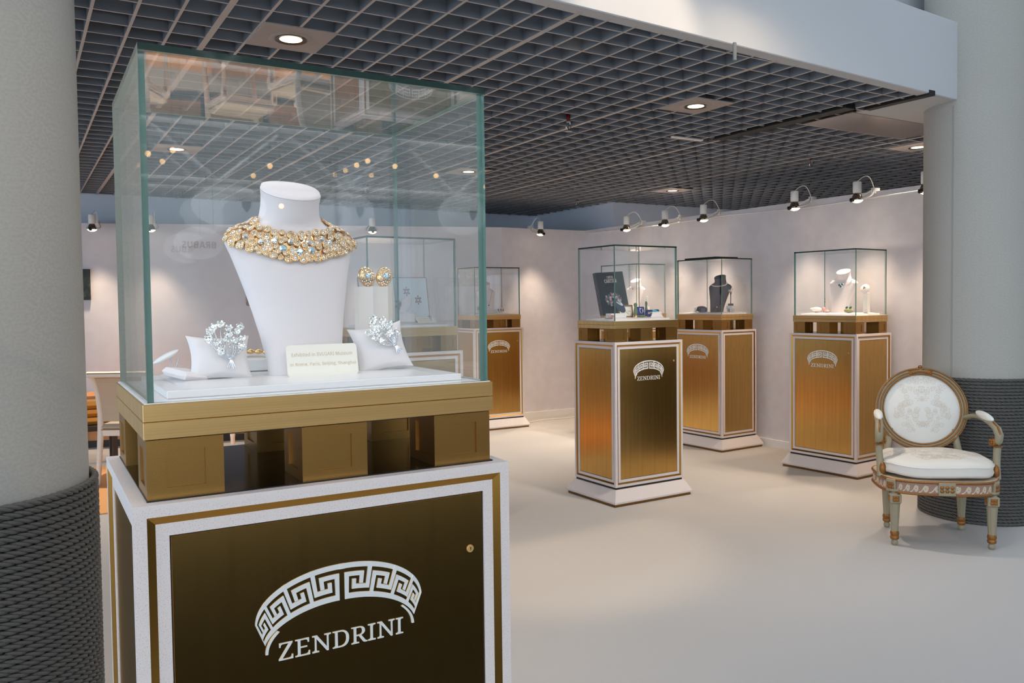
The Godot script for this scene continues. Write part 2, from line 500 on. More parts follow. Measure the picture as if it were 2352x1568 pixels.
const HALL_TOP := 6.5
func hall():
	# floor of the stand and of the aisle behind the camera
	struct("floor", span(Vector3(-8, -0.2, -10.2), Vector3(12, 0, -0.45)), M.carpet, Transform3D.IDENTITY, "off-white carpet covering the whole jewellery stand", "floor")
	struct("floor", span(Vector3(-8, -0.2, -0.45), Vector3(12, -0.006, 5.0)), M.hall_floor, Transform3D.IDENTITY, "dark aisle floor of the exhibition hall behind the stand", "floor")
	struct("floor", span(Vector3(-8, -0.2, 5.0), Vector3(12, 0, 14.2)), M.carpet, Transform3D.IDENTITY, "unseen pale floor across the dark aisle, added to bounce light", "floor")  # unseen; made pale to bounce light onto slats and trays
	# left side of the hall: glazed; stretch beside the room added for daylight
	var lw := span(Vector3(-8.2, 0, -10.2), Vector3(-8, HALL_TOP, -9.6))
	lw.box(Vector3(-8.1, 0.1, 2.2), Vector3(0.2, 0.2, 23.6)); lw.box(Vector3(-8.1, 6.1, 2.2), Vector3(0.2, 0.8, 23.6))
	lw.box(Vector3(-8.1, 4.6, -6.35), Vector3(0.2, 2.2, 6.5))
	var wl := struct("wall_left", lw, M.wall_hall, Transform3D.IDENTITY, "pale side wall of the hall with a glazed front, part added for daylight", "wall")
	for k in 14: part("mullion", bx(Vector3(-8.1, 2.95, -9.5 + k * 1.8), Vector3(0.12, 5.5, 0.07)), M.truss, wl)
	struct("wall_right", span(Vector3(12, 0, -10.2), Vector3(12.2, HALL_TOP, 14.2)), M.wall_hall, Transform3D.IDENTITY, "plain grey side wall of the hall", "wall")
	var rw := span(Vector3(0.5, 0, 14), Vector3(12, HALL_TOP, 14.2))
	rw.box(Vector3(-3.75, 0.15, 14.1), Vector3(8.5, 0.3, 0.2)); rw.box(Vector3(-3.75, 6.1, 14.1), Vector3(8.5, 0.8, 0.2))
	var wr := struct("wall_rear", rw, M.wall_hall, Transform3D.IDENTITY, "rear wall of the hall behind the camera, glazed on one side", "wall")
	for k in 6: part("mullion", bx(Vector3(-8 + k * 1.7, 3.0, 14.1), Vector3(0.08, 5.4, 0.12)), M.truss, wr)
	# roof with three long rooflights
	var rf := MB.new()
	var edges := [-2.0, 2.1, 2.6, 5.0, 6.4, 9.4, 10.8, 14.2]
	for k in 4: rf.box(Vector3(2, HALL_TOP + 0.1, (edges[k * 2] + edges[k * 2 + 1]) / 2), Vector3(20.4, 0.2, edges[k * 2 + 1] - edges[k * 2]))
	for k in 3:
		for s in 5: rf.box(Vector3(-8 + s * 5.0, HALL_TOP + 0.1, (edges[k * 2 + 1] + edges[k * 2 + 2]) / 2), Vector3(0.25, 0.2, 3.0))
	struct("ceiling_hall", rf, M.wall_hall, Transform3D.IDENTITY, "high hall roof with three long rooflights above the aisle", "roof")
	# white lattice girders below the rooflights
	for k in 6:
		var z := [0.9, 3.2, 5.6, 8.0, 8.3, 9.6][k] as float
		var g := thing("roof_truss", ["white lattice roof girder nearest above the stand", "white lattice roof girder second from the stand", "white lattice roof girder third from the stand", "white lattice roof girder fourth from the stand", "low white lattice girder behind the oval signs", "low white lattice girder farthest from the stand"][k], "truss", Vector3(0, 4.3 if k < 4 else [2.95, 3.55][k - 4], z))
		for yy in [0.0, 0.7]:
			var b := MB.new(); b.tube([Vector3(-7.9, yy, 0), Vector3(11.9, yy, 0)], 0.045, 8); part("chord", b, M.truss, g)
		var zz := MB.new()
		for s in 24:
			var x0 := -7.9 + s * 0.825
			zz.tube([Vector3(x0, 0.7 * (s % 2), 0), Vector3(x0 + 0.825, 0.7 * ((s + 1) % 2), 0)], 0.03, 6)
		part("lattice_bracing", zz, M.truss, g)
	# oval signs hanging in the aisle, seen only as reflections
	oval_sign(Vector3(1.54, 2.085, 7.0), 0.26, 0.18, "BRABUS", "small white oval hanging sign with black capitals")
	oval_sign(Vector3(1.95, 2.55, 7.4), 0.42, 0.25, "", "large white oval hanging sign with a small shield")
	oval_sign(Vector3(3.3, 2.52, 7.2), 0.34, 0.24, "", "middle white oval hanging sign with a small shield")
	oval_sign(Vector3(4.76, 2.52, 7.0), 0.33, 0.26, "", "white oval hanging sign with a small shield farthest right")

func oval_sign(at: Vector3, a: float, b: float, text: String, label: String):
	var s := thing("hanging_sign", label, "sign", at)
	var p := PackedVector2Array()
	for i in 40: p.append(Vector2(cos(TAU * i / 40) * a, sin(TAU * i / 40) * b))
	var m := MB.new(); m.extrude(p, -0.015, 0.015); part("board", m, M.sign_white, s)
	var w := MB.new()
	for sx in [-0.6, 0.6]: w.tube([Vector3(sx * a, b * 0.75, 0), Vector3(sx * a, 4.3 - at.y, 0)], 0.004, 5)
	part("wire", w, M.grey, s)
	if text:
		letters(text, "Droid Sans", true, a * 1.35, b * 0.42, 0.008, Vector3(0, -0.02, -0.016), Basis(Vector3.UP, PI), M.black, s, "lettering")
	else:
		var q := PackedVector2Array([Vector2(-0.05, 0.06), Vector2(0.05, 0.06), Vector2(0.05, 0.0), Vector2(0, -0.07), Vector2(-0.05, 0.0)])
		var e := MB.new(); e.extrude(q, -0.02, -0.015); part("shield", e, M.grey, s, Transform3D(Basis.IDENTITY, Vector3(a * 0.45, 0, 0)))

# words as raised lettering, fitted to a width and a cap height, standing on the plane z = at.z and facing +z of the basis
func letters(text: String, face: String, bold: bool, w: float, h: float, depth: float, at: Vector3, b: Basis, m: Material, parent: Node, called: String) -> MeshInstance3D:
	var f := SystemFont.new(); f.font_names = PackedStringArray([face]); f.font_weight = 700 if bold else 400
	var t := TextMesh.new()
	t.text = text; t.font = f; t.font_size = 64; t.pixel_size = 0.01; t.depth = 0.01; t.curve_step = 1.0
	var bb := t.get_aabb()
	t.material = m
	var o := MeshInstance3D.new()
	o.mesh = t; o.name = called; parent.add_child(o, true)
	var sc := Vector3(w / bb.size.x, h / bb.size.y, depth / maxf(bb.size.z, 1e-4))
	var bs := b * Basis.from_scale(sc)
	o.transform = Transform3D(bs, at - bs * (bb.position + bb.size / 2) + b * Vector3(0, 0, depth / 2))
	return o

const CEIL := 2.6
func slat(parent: Node, b: MB):          # cell shade and floor light put into the colours: dark faces, paler lower edge
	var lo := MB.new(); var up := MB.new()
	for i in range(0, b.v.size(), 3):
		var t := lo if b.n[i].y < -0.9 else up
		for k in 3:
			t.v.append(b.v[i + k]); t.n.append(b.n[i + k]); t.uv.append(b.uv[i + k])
	put("slat", mesh_of([[up, M.slat], [lo, M.slat_edge_lit]]), parent)

func fz(x: float) -> float: return -2.66 - 0.065 * x       # front of the fascia in plan

func room():
	# the slab above the cells, and the cells: slats that cross at 16 cm
	var slab := struct("ceiling", span(Vector3(-8, 3.1, -10.2), Vector3(9.2, 3.3, -3.45)), M.plenum, Transform3D.IDENTITY, "dark slab above the grey open-cell grid ceiling", "ceiling")
	var lo := -9.9
	for k in range(-48, 45):
		var x := 2.055 + 0.16 * k
		if x > 9.0 or x < -5.8: continue
		var z1 := fz(x) - 0.05; var z0 := lo
		if x > 5.0: z1 = -3.2
		if x > 6.33: z0 = -8.12
		var wide := 0.028 if posmod(k, 8) == 0 else 0.013
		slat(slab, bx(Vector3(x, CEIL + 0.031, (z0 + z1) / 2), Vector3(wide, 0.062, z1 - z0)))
	for k in range(-41, 4):
		var z := -3.285 + 0.16 * k
		var x0 := -5.9; var x1 := 9.0
		if z > -3.2: x1 = minf(5.0, (-2.69 - z) / 0.065)
		if z < -8.13: x1 = 6.32
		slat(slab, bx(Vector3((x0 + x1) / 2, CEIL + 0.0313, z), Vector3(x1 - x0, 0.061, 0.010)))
	# red sprinkler pipes over the cells
	for q in [[Vector3(-5.5, 2.72, -3.62), Vector3(8.5, 2.72, -4.05)], [Vector3(-5.5, 2.74, -6.6), Vector3(8.5, 2.74, -6.7)]]:
		var b := MB.new(); b.tube(q, 0.032, 10)
		tag(part("sprinkler_pipe", b, M.red_pipe, self), "red sprinkler pipe above the ceiling cells, " + ("nearer the fascia" if q[0].z > -5 else "deeper in the room"), "pipe")
	# fascia beam along the front of the ceiling, and the wall above it
	var f := MB.new()
	var a := Vector3(-6, 0, fz(-6)); var e := Vector3(5.12, 0, fz(5.12))
	var mid := (a + e) / 2; var len := (e - a).length()
	var bs := Basis(Vector3.UP, -atan2(e.z - a.z, e.x - a.x))
	f.box(Vector3(0, 2.835, -0.04), Vector3(len, 0.47, 0.08), 0.004)
	struct("trim_1", f, M.plaster, Transform3D(bs, mid), "white fascia beam edging the front of the cell ceiling", "fascia")
	struct("wall_upper", span(Vector3(-6, 3.07, -3.6), Vector3(9.2, HALL_TOP, -3.42)), M.plaster, Transform3D.IDENTITY, "white wall above the fascia beam", "wall")
	struct("trim_2", span(Vector3(-6, 3.05, -3.6), Vector3(5.0, 3.072, -3.03)), M.plaster, Transform3D.IDENTITY, "flat white top of the fascia beam", "ledge")
	struct("wall_front_added", span(Vector3(5.7, 0, -3.3), Vector3(9.2, HALL_TOP, -3.15)), M.plaster, Transform3D.IDENTITY, "unseen white wall beyond the right pillar, added to block hall light", "wall")  # unseen wall added to keep hall light from passing beside the pillar
	# soffit round the head of the right pillar and the shiny plate beside it
	struct("trim_3", span(Vector3(4.72, 2.598, -3.5), Vector3(5.8, 2.66, -3.0)), M.plaster, Transform3D.IDENTITY, "small white soffit round the head of the right pillar", "soffit")
	struct("trim_4", span(Vector3(4.68, 2.594, -3.9), Vector3(5.8, 2.6, -3.5)), mat(Color(0.75, 0.68, 0.62), 0.15, 0.8), Transform3D.IDENTITY, "shiny metal plate in the ceiling beside the right pillar", "plate")
	# walls
	struct("wall_back", span(Vector3(-8, 0, -10.2), Vector3(6.4, 3.1, -9.95)), M.bulkhead, Transform3D.IDENTITY, "blue-grey rear wall showing above the white partitions", "wall")
	struct("wall_inner", span(Vector3(6.33, 0, -10.2), Vector3(9.2, 3.1, -8.13)), M.bulkhead, Transform3D.IDENTITY, "blue-grey bulkhead standing forward above the right partition", "wall")
	struct("wall_side", span(Vector3(9.05, 0, -8.2), Vector3(9.25, 3.1, -3.0)), M.bulkhead, Transform3D.IDENTITY, "outer wall hidden behind the right partition", "wall")
	var pr := struct("wall_partition_right", span(Vector3(6.10, 0, -8.47), Vector3(6.16, 2.27, -3.2)), M.wall, Transform3D.IDENTITY, "long white partition behind the right-hand row of cases", "partition")
	struct("wall_partition_back", span(Vector3(4.9, 0, -8.46), Vector3(6.10, 2.27, -8.40)), M.wall, Transform3D.IDENTITY, "white partition behind the far case", "partition")
	var p0 := Vector3(-2.0, 0, -10.47); var p1 := Vector3(4.9, 0, -8.40)
	p0 = p1 + (p0 - p1) * 0.715
	var l2 := (p1 - p0).length()
	var ab := Basis(Vector3.UP, -atan2(p1.z - p0.z, p1.x - p0.x))
	struct("wall_partition_left", bx(Vector3(0, 1.135, -0.03), Vector3(l2, 2.27, 0.06)), M.wall, Transform3D(ab, (p0 + p1) / 2), "white partition on the left carrying the pictures", "partition")
	struct("baseboard_right", span(Vector3(6.085, 0, -8.40), Vector3(6.10, 0.07, -3.25)), M.paint_white, Transform3D.IDENTITY, "low white skirting along the right partition", "skirting")
	struct("baseboard_back", span(Vector3(4.9, 0, -8.40), Vector3(6.085, 0.07, -8.385)), M.paint_white, Transform3D.IDENTITY, "low white skirting along the back partition", "skirting")

const WARM := Color(1.0, 0.945, 0.88)
func lamps():
	# recessed downlights, each on a square panel set into the cells
	var i := 0
	for at in [Vector3(1.10, 2.6, -3.75), Vector3(3.65, 2.6, -3.85), Vector3(6.24, 2.6, -4.06), Vector3(1.09, 2.6, -6.78), Vector3(3.60, 2.6, -6.76), Vector3(6.23, 2.6, -6.94)]:
		var t := thing("downlight", ["round downlight on a square panel above the large front case", "round downlight on a square panel in the middle of the near ceiling", "round downlight beside the head of the right pillar",
			"far round downlight seen through the left of the front glass", "far round downlight seen through the right of the front glass", "far round downlight over the corner behind the bulkhead"][i], "downlight", at, 0, "ceiling downlights")
		var pl := MB.new(); pl.box(Vector3(0, -0.002, 0), Vector3(0.325, 0.006, 0.335), 0.001); part("panel", pl, M.panel, t)
		var rg := MB.new(); rg.lathe([[0.062, -0.006], [0.095, -0.009], [0.1, -0.006], [0.1, -0.005]], 32); part("ring", rg, M.panel, t)
		var rf := MB.new(); rf.lathe([[0.066, -0.004], [0.071, -0.010], [0.063, -0.0075], [0.045, -0.0055]], 32); part("reflector", rf, mat(Color(0.10, 0.09, 0.08), 0.3), t)
		var lp := MB.new(); lp.disc(Vector3(0, -0.0065, 0), 0.05, 28, false); part("lamp_glass", lp, M.down, t)
		spot("downlight_lamp", at + Vector3(0, -0.03, 0), at + Vector3(0, -2, 0), WARM, 3.4 if i < 3 else 8.0, 50, 0.05, 0.9)
		i += 1
	# clip-on spotlights along the top of the partitions
	i = 0
	var wl := ["leftmost clip spotlight on the right partition, over the corner case", "second clip spotlight from the left on the right partition", "third clip spotlight from the left on the right partition", "clip spotlight over the gap left of the emerald case", "clip spotlight straight above the emerald case", "clip spotlight half hidden by the right pillar"]
	for z in [-7.31, -6.67, -6.10, -4.98, -4.35, -3.76]:
		clip_spot(Vector3(6.10, 2.27, z), -PI / 2, wl[i], [0.5, 0.3, 0.2, 0.1, 0.0, 0.0][i]); i += 1
	var d := Vector3(4.6, 0, -8.49) - Vector3(-0.03, 0, -9.88); var yaw := atan2(d.z, d.x) * -1.0
	for q in [[Vector3(0.75, 2.27, -9.645), "clip spotlight on the left partition beside the left pillar"], [Vector3(1.28, 2.27, -9.486), "clip spotlight on the left partition behind the front glass edge"], [Vector3(3.45, 2.27, -8.835), "clip spotlight behind the bust's shoulder on the left partition"], [Vector3(5.3, 2.27, -8.40), "clip spotlight over the far case at the back"]]:
		clip_spot(q[0], yaw if q[0].x < 4.9 else 0.0, q[1], 0.15)
	# warm floodlights on the hall side: out of frame, lighting the stand from above and behind the camera
	var fl := [[Vector3(0.2, 4.2, -1.95), Vector3(0.6, 0, -2.1)], [Vector3(2.2, 4.2, -2.05), Vector3(2.5, 0, -3.9)], [Vector3(4.1, 4.2, -2.0), Vector3(4.0, 0, -3.0)], [Vector3(2.15, 3.9, 1.6), Vector3(0.5, 1.2, -1.5)], [Vector3(2.9, 3.9, 1.4), Vector3(3.2, 1.2, -2.6)], [Vector3(-1.0, 3.8, 1.0), Vector3(-0.1, 1.2, -2.4)]]
	i = 0
	for q in fl:
		var t := thing("floodlight", ["floodlight hung straight above the large front case", "floodlight hung above the carpet in front of the fascia", "floodlight hung above the armchair", "floodlight on the near girder aimed at the front case", "floodlight on the near girder aimed at the fascia", "floodlight on the near girder aimed at the left pillar"][i], "floodlight", q[0])
		var dir: Vector3 = (q[1] - q[0]).normalized()
		var b := Basis.looking_at(dir, Vector3.RIGHT)
		var can := MB.new(); can.lathe([[0.0, -0.01], [0.05, -0.01], [0.075, 0.06], [0.08, 0.2], [0.05, 0.24], [0.0, 0.24]], 20)
		part("can", can, M.grey, t, Transform3D(b * Basis(Vector3.RIGHT, PI / 2), Vector3.ZERO))
		var lens := MB.new(); lens.disc(Vector3(0, 0, 0), 0.07, 20, true)
		part("lamp_glass", lens, M.bulb, t, Transform3D(b * Basis(Vector3.RIGHT, -PI / 2), dir * 0.02))
		var rod := MB.new(); rod.tube([Vector3(0, 0.1, 0), Vector3(0, HALL_TOP - q[0].y, 0)], 0.008, 6); part("drop_rod", rod, M.grey, t)
		spot("floodlight_lamp", q[0] + dir * 0.06, q[1], Color(1.0, 0.89, 0.76), [1.8, 7.0, 0.4, 3.0, 0.9, 0.9][i], [24, 15, 20, 20, 26, 24][i], 0.06, 0.6)
		i += 1
	i = 0
	for q in [Vector3(-3.0, 5.9, 6.0), Vector3(1.5, 5.9, 6.5), Vector3(6.0, 5.9, 6.0)]:  # unseen high-bays, added to brighten the far floor and its reflections
		var t := thing("added_highbay", ["left high-bay lamp added to brighten the far hall", "middle high-bay lamp added to brighten the far hall", "right high-bay lamp added to brighten the far hall"][i], "lamp", q)
		var sh := MB.new(); sh.lathe([[0.22, 0.0], [0.225, 0.01], [0.12, 0.16], [0.05, 0.2], [0.0, 0.2]], 28); part("shade", sh, M.grey, t)
		var lg := MB.new(); lg.disc(Vector3(0, 0.01, 0), 0.2, 28, false); part("lamp_glass", lg, M.bulb, t)
		var rod := MB.new(); rod.tube([Vector3(0, 0.2, 0), Vector3(0, HALL_TOP - q.y, 0)], 0.01, 6); part("drop_rod", rod, M.grey, t)
		spot("added_highbay_light", q + Vector3(0, -0.02, 0), q + Vector3(0, -5, 0.5), Color(1, 0.97, 0.92), 26.0, 58, 0.2, 0.5)
		i += 1
	# small warm lamps scattered in the hall
	i = 0
	for q in [Vector3(1.3, 3.08, 7), Vector3(2.33, 2.98, 7), Vector3(3.36, 3.06, 7), Vector3(3.5, 3.12, 7.0), Vector3(3.85, 3.08, 7), Vector3(1.05, 3.02, 7), Vector3(4.4, 3.0, 7), Vector3(2.6, 2.6, 7.6), Vector3(5.1, 2.9, 7)]:
		var t := thing("hall_bulb", "small warm bulb hung on a cord over the aisle", "bulb", q, 0, "bulbs over the aisle")
		var b := MB.new(); b.ball(Vector3.ZERO, Vector3.ONE * 0.032, 12, 8); part("lamp_glass", b, M.hall_bulb, t)
		var c := MB.new(); c.tube([Vector3(0, 0.05, 0), Vector3(0, HALL_TOP - q.y, 0)], 0.004, 5); part("cord", c, M.grey, t)
		i += 1

func clip_spot(at: Vector3, yaw: float, label: String, back: float):
	# at: top of the wall; local +z points away from the wall into the room
	var t := thing("clip_spotlight", label, "spotlight", at, yaw, "clip spotlights on the partitions")
	part("clamp", bx(Vector3(0, 0.005, -0.015), Vector3(0.035, 0.05, 0.075), 0.004), M.paint_white, t)
	var o := 0.22
	for s in [-1.0, 1.0]:
		var pts := []
		for k in 9:
			var u := k / 8.0
			pts.append(Vector3(s * 0.062 * sin(u * PI * 0.85 + 0.1) + 0.0, 0.01 - 0.09 * u - 0.02 * sin(u * PI), 0.02 + (o + 0.02) * u))
		var a := MB.new(); a.tube(pts, 0.007, 6); part("arm", a, M.paint_white, t)
	var kn := MB.new(); kn.lathe([[0.0, -0.012], [0.016, -0.012], [0.016, 0.012], [0, 0.012]], 14)
	part("knob", kn, M.black, t, Transform3D(Basis(Vector3(0, 0, 1), PI / 2), Vector3(0.0, -0.085, o + 0.065)))
	var holder := MB.new(); holder.lathe([[0.0, -0.02], [0.03, -0.02], [0.034, -0.012], [0.034, 0.065], [0.03, 0.07], [0, 0.07]], 20)
	part("holder", holder, M.paint_white, t, Transform3D(Basis.IDENTITY, Vector3(0, -0.005, o)))
	var refl := MB.new(); refl.lathe([[0.05, -0.085], [0.045, -0.07], [0.03, -0.035], [0.018, -0.018]], 20)
	part("reflector", refl, M.chrome, t, Transform3D(Basis.IDENTITY, Vector3(0, 0, o)))
	var g := MB.new(); g.lathe([[0.0, -0.106], [0.018, -0.104], [0.034, -0.097], [0.044, -0.087], [0.046, -0.080]], 20)
	part("lamp_glass", g, M.bulb, t, Transform3D(Basis.IDENTITY, Vector3(0, 0, o)))
	var wire := []
	for k in 9:
		var u := k / 8.0
		wire.append(Vector3(0.02 * sin(u * PI), 0.065 + 0.075 * sin(u * PI) - 0.05 * u, o - o * u))
	var w := MB.new(); w.tube(wire, 0.004, 5); part("flex", w, M.paint_white, t)
	var from := t.transform * Vector3(0, -0.112, o)
	var to := t.transform * Vector3(0, -2.2, o + 0.5 - back * 0.2)
	spot("clip_lamp", from, to, Color(1.0, 0.90, 0.78), 2.6, 46, 0.04, 1.0)

func pillars():
	# rope wrapping: one laid coil, repeated
	var cms := []
	for R in [0.413, 0.346]:
		var coil := MB.new(); var turns := int(R * TAU / 0.081); var seg := turns * 8
		for s in 3:
			var pts := []
			for k in seg:
				var th := TAU * k / seg; var tw := -turns * th + TAU * s / 3.0
				var r: float = R + 0.0052 * cos(tw)
				pts.append(Vector3(sin(th) * r, 0.0052 * sin(tw), cos(th) * r))
			coil.tube(pts, 0.0062, 5, true)
		cms.append(mesh_of([[coil, M.rope]]))
	var rng := RandomNumberGenerator.new(); rng.seed = 4
	for q in [[Vector3(-0.22, 0, -2.84), "left concrete pillar wrapped in grey rope beside the large front case", HALL_TOP], [Vector3(5.31, 0, -3.02), "right concrete pillar wrapped in grey rope behind the armchair", HALL_TOP]]:
		var t := thing("pillar", q[1], "pillar", q[0])
		var right: bool = q[0].x > 3
		var cr := 0.331 if right else 0.397
		var sh := MB.new(); sh.lathe([[0, 0.0], [cr, 0.0], [cr, q[2]], [0, q[2]]], 96)
		part("shaft", sh, M.concrete, t)
		var y := 0.011
		while y < 0.895:
			put("rope_coil", cms[1 if right else 0], t, Transform3D(Basis(Vector3.UP, rng.randf() * TAU), Vector3(0, y, 0)))
			y += 0.0199
		if right:
			var j := MB.new(); j.box(Vector3(0, 1.72, 0), Vector3(0.006, 1.7, 0.012))
			part("joint_strip", j, mat(Color(0.60, 0.59, 0.56), 0.8), t, Transform3D(Basis.IDENTITY, Vector3(-0.330, 0, 0.012)))

# ------------------------------------------------------------------ display cases
const PW := 0.6168; const PD := 0.4697
func face_xf(k: int) -> Transform3D:        # local frame of face k: x along the face, y up, z outwards, origin in the middle of the plan
	var d := [PD, PW, PD, PW][k] as float
	var b := Basis(Vector3.UP, [0.0, PI / 2, PI, -PI / 2][k])
	return Transform3D(b, b * Vector3(0, 0, d / 2))

func ring(b: MB, w0: float, y0: float, y1: float, in0: float, z0: float, in1: float, z1: float):
	# flat or sloping band between two rectangles inset by in0 and in1 from a face of half width w0
	var o := [Vector3(-w0 + in0, y0 + in0, z0), Vector3(w0 - in0, y0 + in0, z0), Vector3(w0 - in0, y1 - in0, z0), Vector3(-w0 + in0, y1 - in0, z0)]
	var i := [Vector3(-w0 + in1, y0 + in1, z1), Vector3(w0 - in1, y0 + in1, z1), Vector3(w0 - in1, y1 - in1, z1), Vector3(-w0 + in1, y1 - in1, z1)]
	for k in 4:
		var l := (k + 1) % 4
		b.quad(o[k], o[l], i[l], i[k])

func make_case(label: String, at: Vector3, yaw: float) -> Node3D:
	var t := thing("display_case", label, "display case", at, yaw, "brass and white display cases")
	part("foot", bx(Vector3(0, 0.0085, 0), Vector3(0.690, 0.017, 0.548), 0.002), M.foot, t)
	# white splayed base
	var b := MB.new()
	var lv := [[0.349, 0.278, 0.017], [0.354, 0.2835, 0.021], [0.354, 0.2835, 0.032], [0.313, 0.2395, 0.107]]
	for k in 3:
		var p: Array = lv[k]; var q: Array = lv[k + 1]
		var r0 := [Vector3(-p[0], p[2], p[1]), Vector3(p[0], p[2], p[1]), Vector3(p[0], p[2], -p[1]), Vector3(-p[0], p[2], -p[1])]
		var r1 := [Vector3(-q[0], q[2], q[1]), Vector3(q[0], q[2], q[1]), Vector3(q[0], q[2], -q[1]), Vector3(-q[0], q[2], -q[1])]
		for s in 4: b.quad(r0[s], r0[(s + 1) % 4], r1[(s + 1) % 4], r1[s])
	b.quad(Vector3(-0.313, 0.107, 0.2395), Vector3(0.313, 0.107, 0.2395), Vector3(0.313, 0.107, -0.2395), Vector3(-0.313, 0.107, -0.2395))
	b.quad(Vector3(-0.349, 0.017, -0.278), Vector3(0.349, 0.017, -0.278), Vector3(0.349, 0.017, 0.278), Vector3(-0.349, 0.017, 0.278))
	part("base", b, M.quartz, t)
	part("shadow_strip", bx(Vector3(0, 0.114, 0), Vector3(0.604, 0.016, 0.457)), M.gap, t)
	# body: white frames on four sides, brass inlay between them, brass panel in the middle
	var y0 := 0.121; var y1 := 1.1138
	var body := MB.new()
	for k in 4:
		body.x = face_xf(k)
		var w := ([PW, PD, PW, PD][k] as float) / 2
		ring(body, w, y0, y1, 0.0, 0.0, 0.018, 0.0)
		ring(body, w, y0, y1, 0.030, -0.007, 0.0485, -0.007)
		ring(body, w, y0, y1, 0.0485, -0.007, 0.0485, -0.011)
	body.x = Transform3D.IDENTITY
	body.quad(Vector3(-PW / 2, y1, PD / 2), Vector3(PW / 2, y1, PD / 2), Vector3(PW / 2, y1, -PD / 2), Vector3(-PW / 2, y1, -PD / 2))
	body.quad(Vector3(-PW / 2, y0, -PD / 2), Vector3(PW / 2, y0, -PD / 2), Vector3(PW / 2, y0, PD / 2), Vector3(-PW / 2, y0, PD / 2))
	part("body", body, M.quartz, t)
	for k in 4:
		var w := ([PW, PD, PW, PD][k] as float) / 2
		var f := face_xf(k)
		var il := MB.new(); ring(il, w, y0, y1, 0.018, 0.0, 0.030, -0.007)
		part("inlay", il, M.inlay, t, f)
		var gp := MB.new(); ring(gp, w, y0, y1, 0.0485, -0.0105, 0.0505, -0.0105)
		part("panel_gap", gp, M.gap, t, f)
		var pn := MB.new(); var pw := w - 0.0505
		pn.box(Vector3(0, (y0 + y1) / 2, -0.0135), Vector3(pw * 2, y1 - y0 - 0.101, 0.009), 0.0012)
		var up := MB.new()                    # vertical brushing: texture turned a quarter
		for i in pn.uv.size(): up.uv.append(Vector2(pn.uv[i].y, pn.uv[i].x))
		up.v = pn.v; up.n = pn.n
		var pm := part("panel", up, M.bronze, t, f)
		if k == 0:
			var em := MB.new(); emblem(em)
			part("emblem", em, M.steel, pm, Transform3D(Basis.IDENTITY, Vector3(0, 0, -0.009)))
			letters("ZENDRINI", "Droid Serif", false, 0.209, 0.0275, 0.0012, Vector3(-0.001, 0.8565, -0.009), Basis.IDENTITY, M.steel, pm, "lettering")
			var lk := MB.new(); lk.lathe([[0.0, 0.0], [0.0066, 0.0], [0.0066, 0.0015], [0.0058, 0.0022], [0, 0.0022]], 24)
			var lo := part("lock", lk, M.lock, pm, Transform3D(Basis(Vector3.RIGHT, PI / 2), Vector3(0.233, 0.966, -0.009)))
			var kh := MB.new(); kh.box(Vector3(0, 0.0023, 0.001), Vector3(0.0011, 0.0004, 0.004)); kh.disc(Vector3(0, 0.0026, -0.0015), 0.0013, 12)
			lo.set_meta("label", "small round brass lock")
			var km := mesh_of([[lk, M.lock], [kh, M.black]])
			lo.mesh = km
	# brass blocks carrying the tray
	part("recess", bx(Vector3(0, 1.1148, 0), Vector3(0.575, 0.002, 0.428)), M.black_gloss, t)
	part("underside", bx(Vector3(0, 1.2035, 0), Vector3(0.555, 0.002, 0.405)), M.black_gloss, t)
	for q in [[-0.2315, 0.154], [-0.002, 0.154], [0.23, 0.154], [-0.2315, -0.154], [-0.002, -0.154], [0.23, -0.154]]:
		var bl := MB.new()
		var c := Vector3(q[0], 1.159, q[1]); var hw := 0.0545; var hd := 0.0545
		for k in 4:
			var bb := Basis(Vector3.UP, k * PI / 2)
			bl.x = Transform3D(bb, c + bb * Vector3(0, 0, hd))
			_block_face(bl, hw)
		bl.x = Transform3D.IDENTITY
		part("block", bl, M.block, t)
	# the tray: two brass courses and a white board
	part("tray", bx(Vector3(0, 1.2178, 0), Vector3(0.5787, 0.0256, 0.4275), 0.0006), M.brass, t)
	part("tray", bx(Vector3(0, 1.2441, 0), Vector3(0.5787, 0.0256, 0.4275), 0.0006), M.brass, t)
	part("tray_top", bx(Vector3(0, 1.2574, 0), Vector3(0.573, 0.0016, 0.421), 0.0004), M.white_board, t)
	# glass hood: four sides and a lid, 10 mm thick with green edges
	var gy := 1.2583; var gt := 1.7792; var th := 0.010; var gw := 0.5643; var gd := 0.4176
	for s in [1.0, -1.0]:
		pane(t, Vector3(0, (gy + gt - th) / 2, s * (gd - th) / 2), Vector3(gw, gt - th - gy, th), 2)
		pane(t, Vector3(s * (gw - th) / 2, (gy + gt - th) / 2, 0), Vector3(th, gt - th - gy, gd - th * 2), 0)
	pane(t, Vector3(0, gt - th / 2, 0), Vector3(gw, th, gd), 1)
	return t

func _block_face(b: MB, hw: float):
	# a face with a shallow square recess
	var o := [Vector3(-hw, -0.0445, 0), Vector3(hw, -0.0445, 0), Vector3(hw, 0.0445, 0), Vector3(-hw, 0.0445, 0)]
	var i := [Vector3(-0.0275, -0.0275, 0), Vector3(0.0275, -0.0275, 0), Vector3(0.0275, 0.0275, 0), Vector3(-0.0275, 0.0275, 0)]
	for k in 4: b.quad(o[k], o[(k + 1) % 4], i[(k + 1) % 4], i[k])
	var d := Vector3(0, 0, -0.0036)
	for k in 4: b.quad(i[k], i[(k + 1) % 4], i[(k + 1) % 4] + d, i[k] + d)
	b.quad(i[0] + d, i[1] + d, i[2] + d, i[3] + d)

